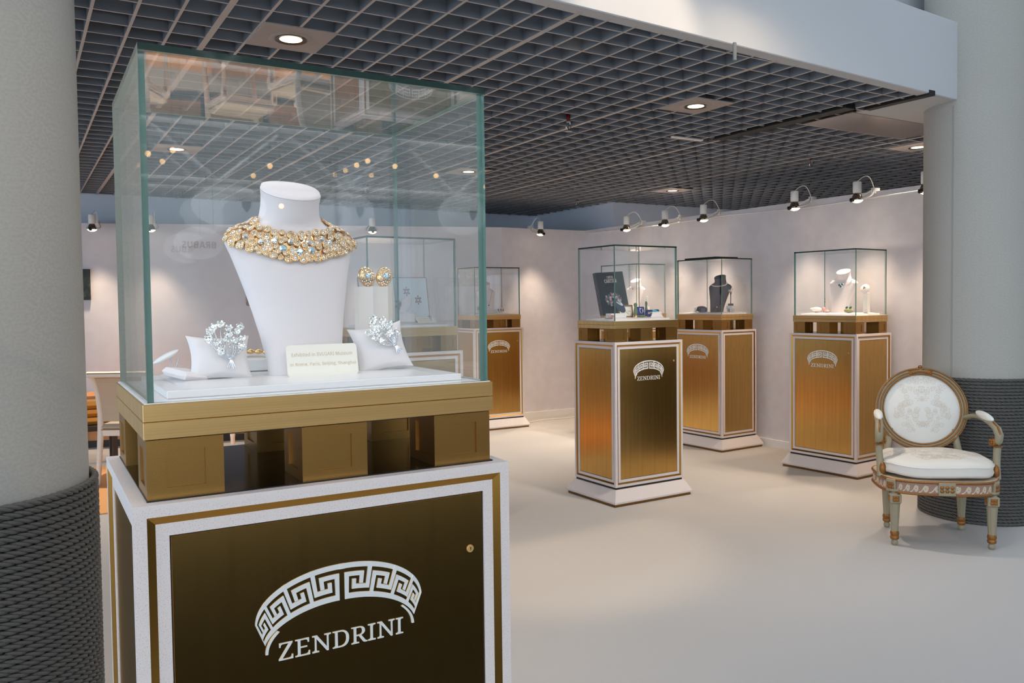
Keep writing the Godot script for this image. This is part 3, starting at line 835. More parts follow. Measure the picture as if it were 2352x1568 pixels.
func pane(t: Node3D, c: Vector3, s: Vector3, ax: int):
	var g := MB.new(); var e := MB.new()
	var h := s / 2
	for a in 3:
		var a1 := (a + 1) % 3; var a2 := (a + 2) % 3
		for sg in [-1.0, 1.0]:
			var p := []
			for k in [[-1, -1], [1, -1], [1, 1], [-1, 1]]:
				var o := Vector3.ZERO
				o[a] = h[a] * sg; o[a1] = h[a1] * k[0] * sg; o[a2] = h[a2] * k[1]
				p.append(c + o)
			(g if a == ax else e).quad(p[0], p[1], p[2], p[3])
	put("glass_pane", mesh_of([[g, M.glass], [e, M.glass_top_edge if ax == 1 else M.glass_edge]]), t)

func emblem(b: MB):
	# tiara arch of Greek key: eight keys bent between two ellipses, the outer rim unbroken
	lift = 0.001
	_bar4(b, 1.0, _arch(-1.0, 0.0, 0.86), _arch(1.0, 0.0, 0.86), _arch(1.0, 0.0, 1.0), _arch(-1.0, 0.0, 1.0))
	for s in [-1.0, 1.0]:
		for key in 4:
			var cells := [[0, 1, 0.86, 1.0], [0, 1, 0.0, 0.15], [0.0, 0.15, 0.0, 0.74], [0.0, 0.68, 0.62, 0.74], [0.54, 0.68, 0.40, 0.74], [0.80, 0.94, 0.26, 1.0], [0.27, 0.94, 0.26, 0.38], [0.27, 0.41, 0.26, 0.53]]
			for ci in cells.size():
				var c: Array = cells[ci]
				lift = 0.00012 * ci
				var n := 6 if c[1] - c[0] > 0.5 else 2
				for i in n:
					var u0 := lerpf(c[0], c[1], float(i) / n); var u1 := lerpf(c[0], c[1], float(i + 1) / n)
					_key(b, s, (key + u0) / 4.0, (key + u1) / 4.0, c[2], c[3])
		# the end of the band and the fine tail of the inner arc
		lift = 0.0011
		_key(b, s, 0.985, 1.0, 0, 1)
		lift = 0.0013
		for i in 8:
			var f0 := deg_to_rad(58 + i * 4.0); var f1 := deg_to_rad(62 + i * 4.0)
			_bar(b, s, Vector2(sin(f0) * 0.1205, 0.857 + 0.0605 * cos(f0)), Vector2(sin(f0) * 0.1245, 0.857 + 0.0635 * cos(f0)), Vector2(sin(f1) * 0.1245, 0.857 + 0.0635 * cos(f1)), Vector2(sin(f1) * 0.1205, 0.857 + 0.0605 * cos(f1)))

func _arch(s: float, u: float, v: float) -> Vector2:
	var f := u * PI / 2 * 1.0
	var o := Vector2(sin(f) * 0.139, 0.906 + 0.073 * cos(f))
	var fi := u * deg_to_rad(77)
	var i := Vector2(sin(fi) * 0.1275, 0.8575 + 0.0625 * cos(fi))
	var p := i.lerp(o, v)
	return Vector2(s * (0.0045 + p.x * (0.1345 / 0.139)) - 0.0015, p.y)

func _key(b: MB, s: float, u0: float, u1: float, v0: float, v1: float):
	_bar4(b, s, _arch(s, u0, v0), _arch(s, u1, v0), _arch(s, u1, v1), _arch(s, u0, v1))

func _bar(b: MB, s: float, p0: Vector2, p1: Vector2, p2: Vector2, p3: Vector2):
	var q := [p0, p1, p2, p3]
	for k in 4: q[k] = Vector2(s * q[k].x - 0.0015, q[k].y)
	_bar4(b, s, q[0], q[1], q[2], q[3])

var lift := 0.0
func _bar4(b: MB, _s: float, p0: Vector2, p1: Vector2, p2: Vector2, p3: Vector2):
	var q := [p0, p1, p2, p3]
	if (p1 - p0).cross(p2 - p0) < 0: q.reverse()
	var top := []; var low := []
	for p in q:
		top.append(Vector3(p.x, p.y, 0.0012 + lift)); low.append(Vector3(p.x, p.y, -0.0002 - lift * 0.3))
	b.quad(top[0], top[1], top[2], top[3])
	for k in 4: b.quad(low[k], low[(k + 1) % 4], top[(k + 1) % 4], top[k])

const CASES := [[0.445, -1.511, -0.70], [3.778, -4.691, 0.76], [5.749, -5.825, -87.54], [5.764, -4.427, -86.66], [4.548, -8.104, -0.96], [1.966, -4.614, 1.95], [5.720, -7.012, -87.1]]
var case_xf := []
func cases():
	var lb := ["large foreground display case with the gold collar necklace and diamond brooches inside", "brass display case in mid-floor holding the dark book and blue beads", "brass display case by the right partition holding the navy bust", "brass display case nearest the armchair holding the emerald necklace",
		"brass display case at the far back beside the foreground glass edge", "brass display case seen through the foreground glass with an open book inside", "brass display case in the far corner behind the mid-floor case"]
	var first: Node3D
	for k in CASES.size():
		var c: Array = CASES[k]
		var at := Vector3(c[0], 0, c[1]); var yaw := deg_to_rad(c[2])
		if k == 0: first = make_case(lb[0], at, yaw)
		else: copy(first, lb[k], at, yaw)
		case_xf.append(Transform3D(Basis(Vector3.UP, yaw), at))
	# shallow white boards, one in each case
	var pl := MB.new()
	pl.box(Vector3(0, 0.006, 0.0015), Vector3(0.50, 0.0122, 0.333), 0.0012)
	var a := [Vector3(-0.222, 0.0122, 0.157), Vector3(0.205, 0.0122, 0.157), Vector3(0.222, 0.0122, -0.155), Vector3(-0.222, 0.0122, -0.155)]
	var b := [Vector3(-0.205, 0.018, 0.076), Vector3(0.19, 0.018, 0.076), Vector3(0.20, 0.018, -0.150), Vector3(-0.205, 0.018, -0.150)]
	for k in 4: pl.quad(a[k], a[(k + 1) % 4], b[(k + 1) % 4], b[k])
	pl.quad(b[0], b[1], b[2], b[3])
	var pm := mesh_of([[pl, M.white_board]])
	var wl := ["white board under the gold collar bust in the foreground case", "white board under the dark book in the mid-floor case", "white board under the navy bust", "white board under the emerald necklace bust", "white board in the far back case", "white board under the open book", "white board in the far corner case"]
	for k in CASES.size():
		var o := put("display_board", pm, self, case_xf[k] * Transform3D(Basis.IDENTITY, Vector3(0, 1.2584, 0)))
		tag(o, wl[k], "board", "white boards in the cases")

# ------------------------------------------------------------------ what the cases hold
const BOARD := 1.2584 + 0.0178
func in_case(k: int, p: Vector3, yaw := 0.0, pitch := 0.0, roll := 0.0) -> Transform3D:
	return case_xf[k] * Transform3D(Basis.from_euler(Vector3(pitch, yaw, roll)), p)

func placed(called: String, label: String, category: String, xf: Transform3D, group := "") -> Node3D:
	var t := thing(called, label, category, Vector3.ZERO, 0.0, group)
	t.transform = xf
	return t

# rings from the foot to the rim: [y, half width, depth in front, depth behind, z of the spine]
const RINGS := [[0.0, 0.067, 0.030, 0.026, 0.040], [0.03, 0.069, 0.031, 0.025, 0.034], [0.07, 0.076, 0.033, 0.022, 0.022], [0.108, 0.084, 0.036, 0.018, 0.008], [0.15, 0.0945, 0.040, 0.014, -0.005], [0.19, 0.1045, 0.044, 0.011, -0.018],
	[0.22, 0.1125, 0.046, 0.009, -0.028], [0.238, 0.1185, 0.046, 0.009, -0.034], [0.245, 0.1205, 0.046, 0.011, -0.036], [0.2495, 0.1180, 0.046, 0.014, -0.037], [0.257, 0.105, 0.046, 0.020, -0.039], [0.266, 0.086, 0.045, 0.028, -0.040], [0.274, 0.067, 0.045, 0.036, -0.039],
	[0.282, 0.0585, 0.046, 0.041, -0.037], [0.291, 0.0548, 0.047, 0.044, -0.036], [0.305, 0.0525, 0.048, 0.046, -0.033], [0.320, 0.0525, 0.049, 0.047, -0.030], [0.3335, 0.054, 0.051, 0.049, -0.027]]
var bust_torso: MB
var bust_cap: MB
func _ring_pt(r: Array, a: float) -> Vector3:
	var c := cos(a); var s := sin(a)
	var z: float = r[4] + (r[2] * pow(maxf(c, 0), 0.9) if c > 0 else -r[3] * pow(-c, 0.8))
	var y: float = r[0]
	if y > 0.27: y -= (z - r[4]) * 0.42 * (y - 0.27) / 0.063      # the rim tips towards the front
	if y < 0.255 and y > 0.15: y -= absf(s) * absf(s) * 0.008 * (y - 0.15) / 0.1   # shoulders fall
	return Vector3(s * r[1], y, z)

func bust_pt(a: float, y: float) -> Vector3:
	var k := 0
	while k < RINGS.size() - 2 and RINGS[k + 1][0] < y: k += 1
	return _ring_pt(RINGS[k], a).lerp(_ring_pt(RINGS[k + 1], a), clampf((y - RINGS[k][0]) / (RINGS[k + 1][0] - RINGS[k][0]), 0, 1))

func bust_shape():
	bust_torso = MB.new(); bust_cap = MB.new()
	var rows := []
	for r in RINGS:
		var row := []
		for i in 48: row.append(_ring_pt(r, TAU * i / 48))
		rows.append(row)
	bust_torso.sheet(rows)
	bust_torso.fan(Vector3(0, 0, 0.04), rows[0], true)
	var top: Array = rows[rows.size() - 1]
	var ctr := Vector3.ZERO
	for p in top: ctr += p / 48.0
	var lip := []; var dome := []; var inn := []
	for p in top:
		lip.append(p + Vector3(0, 0.0004, 0)); dome.append(ctr + (p - ctr) * 0.965 + Vector3(0, 0.006, 0)); inn.append(ctr + (p - ctr) * 0.5 + Vector3(0, 0.0078, 0))
	bust_cap.sheet([lip, dome, inn]); bust_cap.fan(ctr + Vector3(0, 0.0082, 0), inn)

func bust(k: int, p: Vector3, yaw: float, m: Material, label: String) -> Node3D:
	var t := placed("jewellery_bust", label, "jewellery bust", in_case(k, p, yaw), "jewellery busts in the cases")
	part("torso", bust_torso, m, t)
	part("neck_cap", bust_cap, m, t)
	return t

# a place on the collar line of a bust: f the angle from the front, t from the inner (0) to the outer edge (1)
func collar(f: float, t: float) -> Vector3:
	var q := clampf(pow((1.0 - cos(f)), 0.8), 0.0, 1.0)
	var y := lerpf(lerpf(0.252, 0.204, t), lerpf(0.281, 0.258, t), q)
	var p := bust_pt(f, y)
	if absf(f) > PI / 2: p.z -= 0.010 * t
	return p + Vector3(sin(f), 0.2, cos(f)) * 0.002

func pillow(w: float, h: float, d: float) -> MB:
	var b := MB.new(); var n := 18
	for side in [1.0, -1.0]:
		var rows := []
		for j in n + 1:
			var row := []
			for i in n + 1:
				var u := -1 + 2.0 * i / n; var v := -1 + 2.0 * j / n
				var edge := pow(maxf(0.0, (1 - u * u) * (1 - v * v)), 0.42)
				var px := w * u * (1 - 0.13 * (1 - v * v)); var py := h * v * (1 - 0.13 * (1 - u * u))
				var wr := 0.05 * sin(u * 9 + v * 5) * (1 - edge) * edge * 4
				row.append(Vector3(px, py, side * d * (edge + wr * 0.25) + 0.0006 * side))
			rows.append(row)
		b.sheet(rows, false, false, side < 0)
	return b

func front_case_contents():
	bust_shape()
	var b0 := bust(0, Vector3(0.0, BOARD - 0.001, 0.0), deg_to_rad(2), M.velvet, "white jewellery bust wearing the wide gold collar in the foreground case")
	# the collar: about a hundred gold rosettes set with stones
	var ro := []
	for v in 3:
		var g := MB.new(); var dm := MB.new(); var r := 1.0
		var rim := []
		for i in 20: rim.append(Vector3(cos(TAU * i / 20) * r * 0.86, sin(TAU * i / 20) * r * 0.86, 0.12))
		g.tube(rim, 0.15, 6, true, Vector2.ONE, Vector3(0, 0, 1))
		g.ball(Vector3(0, 0, -0.12), Vector3(0.88, 0.88, 0.34), 12, 6)
		var cnt: int = [8, 7, 9][v]
		for i in cnt:
			var a := TAU * i / cnt + 0.2 * v
			dm.gem(Vector3(cos(a) * 0.56, sin(a) * 0.56, 0.22), 0.19, Basis(Vector3(cos(a + 1.3), sin(a + 1.3), 0), 0.35), 6)
			g.ball(Vector3(cos(a + PI / cnt) * 0.6, sin(a + PI / cnt) * 0.6, 0.24), Vector3.ONE * 0.08, 6, 4)
		if v == 1: g.ball(Vector3(0, 0, 0.2), Vector3(0.3, 0.3, 0.2), 10, 6)
		else: dm.gem(Vector3(0, 0, 0.26), 0.30, Basis.IDENTITY, 8)
		ro.append(mesh_of([[g, M.gold], [dm, M.diamond]]))
	var bigg := MB.new(); var bigd := MB.new()
	bigd.gem(Vector3(0, 0, 0.25), 0.92, Basis.IDENTITY, 9)
	var rr := []
	for i in 20: rr.append(Vector3(cos(TAU * i / 20) * 0.95, sin(TAU * i / 20) * 0.95, 0.08))
	bigg.tube(rr, 0.1, 6, true, Vector2.ONE, Vector3(0, 0, 1))
	var stone := mesh_of([[bigg, M.gold], [bigd, M.blue_stone]])
	var stone2 := mesh_of([[bigg, M.gold], [bigd, M.diamond]])
	var t := placed("necklace", "wide gold collar necklace of round diamond rosettes on the foreground bust", "necklace", b0.transform)
	var under := MB.new()
	var rows := []
	for j in 3:
		var row := []
		for i in 41: row.append(collar(deg_to_rad(-122 + 6.1 * i), 0.05 + 0.45 * j) + Vector3(0, 0, 0.001))
		rows.append(row)
	under.sheet(rows, false, false, true)
	part("collar_mesh", under, M.gold, t)
	var rng := RandomNumberGenerator.new(); rng.seed = 12
	var big := [[-0.27, 0.66], [-0.02, 0.70], [0.18, 0.68], [-0.38, 0.38], [0.14, 0.34], [-0.13, 0.34], [-0.58, 0.5], [0.50, 0.45], [0.36, 0.25], [-0.85, 0.4]]
	for q in big:
		_rosette(t, stone if q[1] > 0.6 else stone2, q[0], q[1], 0.0072 if q[1] > 0.6 else 0.0058, 0.005, "diamond")
	var arc := [0.0]                        # even spacing along the collar
	for i in 122: arc.append(arc[i] + (collar(deg_to_rad(-122 + 2 * i + 2), 0.5) - collar(deg_to_rad(-122 + 2 * i), 0.5)).length())
	var along := func(u: float) -> float:
		var k := 0
		while k < 121 and arc[k + 1] < u * arc[122]: k += 1
		return deg_to_rad(-122 + 2 * (k + clampf((u * arc[122] - arc[k]) / (arc[k + 1] - arc[k]), 0, 1)))
	for row in 6:
		var n: int = [22, 25, 27, 28, 29, 27][row]
		for i in n:
			var f: float = along.call((i + 0.25 + 0.5 * (row % 2)) / n)
			f += rng.randf_range(-0.015, 0.015)
			var tt := 0.02 + row * 0.195 + rng.randf_range(-0.05, 0.05)
			var clear := true
			for q in big:
				if Vector2((f - q[0]) * 0.11, (tt - q[1]) * 0.050).length() < 0.0058: clear = false
			if not clear: continue
			_rosette(t, ro[rng.randi() % 3], f, tt, rng.randf_range(0.0052, 0.0082), 0.0028 + rng.randf() * 0.003, "rosette")
	# inscription card
	var c := placed("card", "cream card with a two-line inscription leaning before the bust", "card", in_case(0, Vector3(0.018, BOARD + 0.0255, 0.086), deg_to_rad(-2), deg_to_rad(-14)))
	var p := PackedVector2Array()
	for q in [[1, 1, 0.0], [-1, 1, 90.0], [-1, -1, 180.0], [1, -1, 270.0]]:
		for i in 5:
			var a := deg_to_rad(q[2] + i * 22.5)
			p.append(Vector2(q[0] * (0.063 - 0.006) + cos(a) * 0.006, q[1] * (0.028 - 0.006) + sin(a) * 0.006))
	var cb := MB.new(); cb.extrude(p, -0.001, 0.001); part("board", cb, M.card, c)
	letters("Exhibited in BVLGARI Museum", "Droid Sans", false, 0.108, 0.0068, 0.0003, Vector3(0.0, 0.0105, 0.001), Basis.IDENTITY, M.ink, c, "lettering")
	letters("in Rome, Paris, Beijing, Shanghai", "Droid Sans", false, 0.117, 0.0075, 0.0003, Vector3(0.001, -0.0075, 0.001), Basis.IDENTITY, M.ink, c, "lettering")
	# two cushions with diamond brooches
	var pl := pillow(0.053, 0.041, 0.018)
	var ca := placed("cushion", "small white cushion left of the card carrying a diamond flower brooch", "cushion", in_case(0, Vector3(-0.149, BOARD + 0.034, 0.046), 0.05, deg_to_rad(-24), deg_to_rad(-2)), "brooch cushions")
	part("cover", pl, M.cushion, ca)
	var cc := placed("cushion", "small white cushion right of the card carrying a diamond spray brooch", "cushion", in_case(0, Vector3(0.142, BOARD + 0.040, 0.045), -0.12, deg_to_rad(-22), deg_to_rad(9)), "brooch cushions")
	part("cover", pillow(0.053, 0.047, 0.018), M.cushion, cc)
	brooch(ca.transform * Transform3D(Basis.IDENTITY, Vector3(0.008, 0.014, 0.021)), 0, "diamond bouquet brooch with five flowers pinned on the left cushion")
	brooch(cc.transform * Transform3D(Basis(Vector3(0, 0, 1), 0.45), Vector3(0.006, 0.014, 0.021)), 1, "diamond spray brooch with ribbon stem pinned on the right cushion")
	# tall riser with the two earrings
	var hx := PackedVector2Array([Vector2(-0.036, 0.02), Vector2(0.036, 0.02), Vector2(0.038, 0.0), Vector2(0.017, -0.022), Vector2(-0.016, -0.022), Vector2(-0.038, -0.004)])
	var rs := placed("riser", "tall cream faceted riser block behind the right cushion", "riser", in_case(0, Vector3(0.172, BOARD, -0.055), deg_to_rad(6)))
	var rb := MB.new(); rb.extrude(hx, 0.0, 0.157)
	part("block", rb, M.cream, rs, Transform3D(Basis(Vector3.RIGHT, -PI / 2), Vector3.ZERO))
	for s in [-1.0, 1.0]:
		var e := placed("earring", "gold and diamond earring leaning %s on the cream riser" % ("left" if s < 0 else "right"), "earring", rs.transform * Transform3D(Basis(Vector3(0, 0, 1), s * -0.55 if s < 0 else -0.35), Vector3(0.019 * s - 0.001, 0.1765, 0.004)), "gold earrings on the riser")
		var dome := MB.new(); dome.ball(Vector3.ZERO, Vector3(0.0175, 0.0205, 0.008), 16, 10); part("setting", dome, M.gold, e)
		var st := MB.new(); var gb := MB.new()
		for i in 46:
			var a := i * 2.39996; var r := sqrt((i + 0.5) / 46.0)
			var q := Vector3(cos(a) * r * 0.0165, sin(a) * r * 0.0195, 0.008 * sqrt(maxf(0.02, 1 - r * r)) + 0.0006)
			st.gem(q, 0.0021, Basis(Vector3(-sin(a), cos(a), 0), r * 0.9), 6)
			var a2 := a + 0.6
			gb.ball(Vector3(cos(a2) * r * 0.0172, sin(a2) * r * 0.0202, q.z), Vector3.ONE * 0.0012, 6, 4)
		part("pave_stones", st, M.diamond, e); part("beading", gb, M.gold, e)
		var cs := MB.new(); cs.gem(Vector3(0, 0.002, 0.0092), 0.0052, Basis.IDENTITY, 8); part("centre_stone", cs, M.blue_stone, e)
	# flat pad, tilted box with a gold piece, ring stand at the back
	var pd := MB.new(); pd.box(Vector3.ZERO, Vector3(0.046, 0.014, 0.115), 0.006)
	tag(part("velvet_pad", pd, M.velvet, self, in_case(0, Vector3(-0.2, BOARD + 0.0075, 0.015), 0.16, 0.02, -0.12)), "flat white velvet pad at the left edge of the foreground board", "pad")
	var wx := placed("display_wedge", "low white wedge behind the left cushion holding a gold piece", "wedge", in_case(0, Vector3(-0.055, BOARD, -0.075), deg_to_rad(-8)))
	var wd := MB.new(); wd.extrude(PackedVector2Array([Vector2(-0.03, 0.002), Vector2(0.03, 0.002), Vector2(0.026, 0.022), Vector2(-0.02, 0.034)]), -0.045, 0.045)
	part("body", wd, M.white_board, wx, Transform3D(Basis(Vector3.UP, -PI / 2), Vector3.ZERO))
	var gp := placed("gold_ornament", "small gold ornament lying on the wedge behind the left cushion", "ornament", wx.transform * Transform3D(Basis(Vector3.RIGHT, 0.2), Vector3(-0.015, 0.034, 0.008)))
	var go := MB.new()
	for i in 5: go.ball(Vector3(-0.028 + i * 0.014, 0.002, 0.004 * sin(i * 2.0)), Vector3(0.008, 0.005, 0.006), 10, 6)
	part("links", go, M.gold, gp)
	var rg := placed("ring_stand", "small white leaf-shaped stand behind the left cushion", "stand", in_case(0, Vector3(-0.208, BOARD + 0.002, -0.06), 0.3))
	var lf := MB.new(); lf.ball(Vector3(0, 0.030, 0), Vector3(0.026, 0.005, 0.012), 14, 8); part("leaf", lf, M.white_board, rg, Transform3D(Basis(Vector3(0, 0, 1), 0.45), Vector3(0, 0.005, 0)))
	var ft := MB.new()
	for s in [-0.006, 0.006]: ft.tube([Vector3(-0.006 + s, 0.0, 0), Vector3(0.004 + s, 0.03, 0)], 0.0012, 6)
	part("feet", ft, M.silver, rg)

func _rosette(t: Node3D, m: Mesh, f: float, tt: float, r: float, lift: float, called: String):
	var p := collar(f, tt)
	var e := 0.01
	var du := (collar(f + e, tt) - collar(f - e, tt)).normalized(); var dv := (collar(f, tt - e) - collar(f, tt + e)).normalized()
	var nrm := du.cross(dv).normalized()
	var b := Basis(du, nrm.cross(du), nrm)
	put(called, m, t, Transform3D(b * Basis(Vector3(0, 0, 1), f * 40.0) * Basis.from_scale(Vector3(r, r, r)), p + nrm * lift))

func brooch(xf: Transform3D, kind: int, label: String):
	var t := placed("brooch", label, "brooch", xf, "diamond brooches")
	var rng := RandomNumberGenerator.new(); rng.seed = 30 + kind
	var base := Vector3(0.004, -0.026, 0.002)
	var heads := [[-0.026, 0.022], [-0.008, 0.034], [0.004, 0.016], [0.018, 0.020], [-0.016, 0.002], [0.011, 0.004], [-0.012, -0.014], [0.026, 0.008], [-0.030, 0.008], [0.006, 0.028], [0.022, -0.006], [-0.002, 0.006], [0.024, 0.030], [-0.019, 0.030]] if kind == 0 else [[-0.024, 0.020], [-0.006, 0.030], [0.006, 0.014], [0.016, 0.024], [-0.010, 0.008], [0.010, -0.002], [-0.016, -0.004], [0.022, 0.010], [0.000, 0.022], [-0.014, 0.016], [0.012, 0.010], [-0.022, 0.006], [0.020, -0.010], [0.004, 0.036]]
	var petal := MB.new()
	for i in 3: petal.gem(Vector3(0, 0.0026 + i * 0.0019, 0.0006 * i), 0.0031 - 0.0003 * i, Basis.from_euler(Vector3(0.35 * i - 0.3, 0.2 - 0.25 * i, i * 1.0)), 7)
	petal.gem(Vector3(0.0016, 0.0045, 0), 0.0022, Basis(Vector3.UP, 0.5), 6); petal.gem(Vector3(-0.0016, 0.0045, 0), 0.0022, Basis(Vector3.UP, -0.5), 6)
	var pm := mesh_of([[petal, M.diamond]])
	for h in heads:
		var fl := Node3D.new(); fl.name = "flower"; t.add_child(fl, true)
		var tilt := Basis.from_euler(Vector3(rng.randf_range(-0.5, 0.3), rng.randf_range(-0.6, 0.6), rng.randf() * 2))
		fl.transform = Transform3D(tilt, Vector3(h[0], h[1], 0.007 + rng.randf() * 0.005))
		for i in 5: put("petal", pm, fl, Transform3D(Basis(Vector3(0, 0, 1), TAU * i / 5) * Basis(Vector3.RIGHT, 0.35), Vector3.ZERO))
		var c := MB.new(); c.gem(Vector3(0, 0, 0.0022), 0.0032, Basis.IDENTITY, 8); part("centre_stone", c, M.diamond, fl)
		var s := MB.new(); var e := Vector3(h[0], h[1], 0.006)
		var pts := []
		for i in 7:
			var u := i / 6.0
			pts.append(base.lerp(e, u) + Vector3(0.006 * sin(u * PI) * signf(h[0]), 0, 0.002 * sin(u * PI)))
		s.tube(pts, 0.0009, 5); part("stem", s, M.silver, t)
	for i in 5:
		var lf := MB.new(); var a := -0.9 + i * 0.45
		var d := Vector3(sin(a), cos(a), 0)
		for k in 6: lf.gem(base + d * (0.012 + k * 0.0045) + Vector3(0, 0, 0.004 + 0.002 * sin(k)), 0.0019 - 0.0002 * absf(k - 2.5), Basis(Vector3.RIGHT, k * 0.2), 6)
		part("leaf", lf, M.diamond, t)
	for i in 5:
		var tl := MB.new(); var x := -0.004 + i * 0.002
		tl.tube([base + Vector3(0, 0.006, 0.002), base + Vector3(x * 0.5, -0.004, 0.003), base + Vector3(x * 1.6, -0.014 - 0.002 * (i % 2), 0.001)], 0.0011, 5)
		part("stalk", tl, M.silver, t)
	var bd := MB.new(); bd.ball(base + Vector3(0, 0.001, 0.003), Vector3(0.0045, 0.003, 0.003), 10, 6); part("binding", bd, M.silver, t)

func beads(t: Node3D, pts: Array, r: float, m: Material, called := "bead_string"):
	var b := MB.new()
	for p in pts: b.ball(p, Vector3.ONE * r, 8, 6)
	part(called, b, m, t)

func string_line(n: int, t: float, half: float) -> Array:
	var o := []
	for i in n: o.append(collar(deg_to_rad(lerpf(-half, half, i / float(n - 1))), t) + Vector3(0, 0, 0.003))
	return o

func wbox(called: String, label: String, category: String, k: int, p: Vector3, s: Vector3, m: Material, yaw := 0.0) -> MeshInstance3D:
	var b := MB.new(); b.box(Vector3(0, s.y / 2, 0), s, 0.002)
	var o := part(called, b, m, self, in_case(k, p, yaw))
	tag(o, label, category)
	return o

func far_case_contents():
	var Y := BOARD
	# --- mid-floor case
	var bk := placed("book", "dark book with silver title standing in the mid-floor case", "book", in_case(1, Vector3(-0.062, Y + 0.175, -0.105), 0.0, deg_to_rad(-12), deg_to_rad(3)))
	var cv := MB.new(); cv.box(Vector3(0, 0, 0), Vector3(0.252, 0.310, 0.004), 0.001)
	var im := Image.create(64, 80, false, Image.FORMAT_RGB8); im.fill(Color(0.055, 0.085, 0.115))
	for q in 60:                              # printed jewel on the cover
		var a := q * 2.4; var r := 10.0 + 5 * sin(q * 1.7)
		_blot(im, Vector2(30 + cos(a) * r * 1.2, 52 + sin(a) * r * 0.8), 2.2, [Color(0.85, 0.85, 0.85), Color(0.7, 0.3, 0.35), Color(0.3, 0.5, 0.5)][q % 3], 1.2)
	var cm := mat(Color(1, 1, 1), 0.22); cm.albedo_texture = ImageTexture.create_from_image(im); cm.uv1_scale = Vector3(1 / 0.252, -1 / 0.310, 1); cm.uv1_offset = Vector3(0, 1, 0)
	part("cover", cv, cm, bk, Transform3D(Basis.IDENTITY, Vector3(0, 0, 0.0145)))
	part("cover", bx(Vector3(0, 0, -0.0145), Vector3(0.252, 0.310, 0.003)), M.black, bk)
	part("pages", bx(Vector3(0.002, 0, -0.001), Vector3(0.244, 0.302, 0.025)), M.card, bk)
	part("spine", bx(Vector3(-0.1265, 0, 0), Vector3(0.003, 0.31, 0.032)), M.brown, bk)
	letters("L'ART DE", "Droid Serif", false, 0.058, 0.018, 0.0004, Vector3(-0.003, 0.117, 0.0166), Basis.IDENTITY, M.card, bk, "title")
	letters("CARTIER", "Droid Serif", false, 0.112, 0.026, 0.0004, Vector3(-0.003, 0.089, 0.0166), Basis.IDENTITY, M.card, bk, "title")
	wbox("riser", "low white riser block in front of the dark book", "riser", 1, Vector3(-0.15, Y, 0.055), Vector3(0.14, 0.032, 0.06), M.white_board)
	var ov := placed("brooch_stand", "black oval velvet stand leaning on the white riser", "stand", in_case(1, Vector3(-0.115, Y + 0.085, 0.05), 0.0, deg_to_rad(-28), deg_to_rad(28)))
	var ob := MB.new(); ob.ball(Vector3.ZERO, Vector3(0.036, 0.060, 0.013), 20, 12); part("pad", ob, M.navy, ov)
	var br := placed("brooch", "silver leaf brooch pinned on the black oval stand", "brooch", ov.transform * Transform3D(Basis(Vector3(0, 0, 1), 0.3), Vector3(0.008, 0.010, 0.013)))
	var bg := MB.new()
	for i in 26: bg.gem(Vector3(0.018 * sin(i * 2.4) * sqrt(i / 26.0), -0.02 + 0.052 * (i / 26.0), 0.002), 0.0045, Basis.IDENTITY, 6)
	part("stones", bg, M.diamond, br)
	var rb := placed("brooch", "white and red enamel brooch at the left edge of the mid-floor board", "brooch", in_case(1, Vector3(-0.232, Y + 0.012, 0.10), 0.3, -0.3, -0.12))
	var rw := MB.new(); rw.ball(Vector3.ZERO, Vector3(0.034, 0.009, 0.012), 14, 8); part("shell", rw, M.pink, rb)
	var rl := MB.new(); rl.ball(Vector3(0.004, 0.002, 0.011), Vector3(0.022, 0.0035, 0.003), 10, 6); part("enamel_bar", rl, M.ruby, rb)
	var fm := placed("picture_frame", "small amber frame with pale flowers behind the green figure", "frame", in_case(1, Vector3(0.0, Y + 0.045, -0.02), 0.0, deg_to_rad(-8)))
	var fr := MB.new()
	for s in [-1.0, 1.0]:
		fr.box(Vector3(0, s * 0.040, 0), Vector3(0.13, 0.010, 0.010), 0.002); fr.box(Vector3(s * 0.060, 0, 0), Vector3(0.010, 0.072, 0.010), 0.002)
	part("moulding", fr, M.amber, fm); part("backing", bx(Vector3(0, 0, -0.002), Vector3(0.112, 0.072, 0.003)), M.card, fm)
	var fp := MB.new()
	for i in 9: fp.ball(Vector3(-0.035 + 0.009 * i, 0.012 * sin(i * 1.9), 0.002), Vector3(0.010, 0.009, 0.004), 10, 6)
	part("flowers", fp, M.pearl, fm)
	for q in [[Vector3(0.045, Y, 0.035), 0.105, 0.016, "green stone figure with a round head on a gold foot"], [Vector3(0.150, Y, 0.030), 0.115, 0.011, "slim green stone column on a gold foot"], [Vector3(-0.038, Y, -0.03), 0.11, 0.012, "green stone figure half hidden by the black oval stand"]]:
		var g := placed("stone_figure", q[3], "figure", in_case(1, q[0]), "green stone figures")
		var ft := MB.new(); ft.lathe([[0, 0], [q[2] * 1.2, 0], [q[2] * 1.2, 0.006], [q[2] * 0.8, 0.02], [0, 0.02]], 14); part("foot", ft, M.gold, g)
		var bd := MB.new(); bd.lathe([[q[2] * 0.8, 0.018], [q[2], 0.035], [q[2] * 0.85, q[1] * 0.55], [q[2] * 0.55, q[1] * 0.68], [q[2] * 0.9, q[1] * 0.84], [q[2] * 0.6, q[1] * 0.97], [0, q[1]]], 14); part("body", bd, M.green, g)
	var bb := placed("ring_box", "blue velvet box with a silver ring between the green figures", "ring box", in_case(1, Vector3(0.098, Y, 0.035), 0.0, deg_to_rad(-10)))
	part("box", bx(Vector3(0, 0.046, 0), Vector3(0.068, 0.060, 0.014), 0.004), M.blue, bb)
	var rt := []
	for i in 16: rt.append(Vector3(cos(TAU * i / 16) * 0.014, 0.046 + sin(TAU * i / 16) * 0.018, 0.009))
	var rm := MB.new(); rm.tube(rt, 0.004, 6, true, Vector2.ONE, Vector3(0, 0, 1)); part("ring", rm, M.silver, bb)
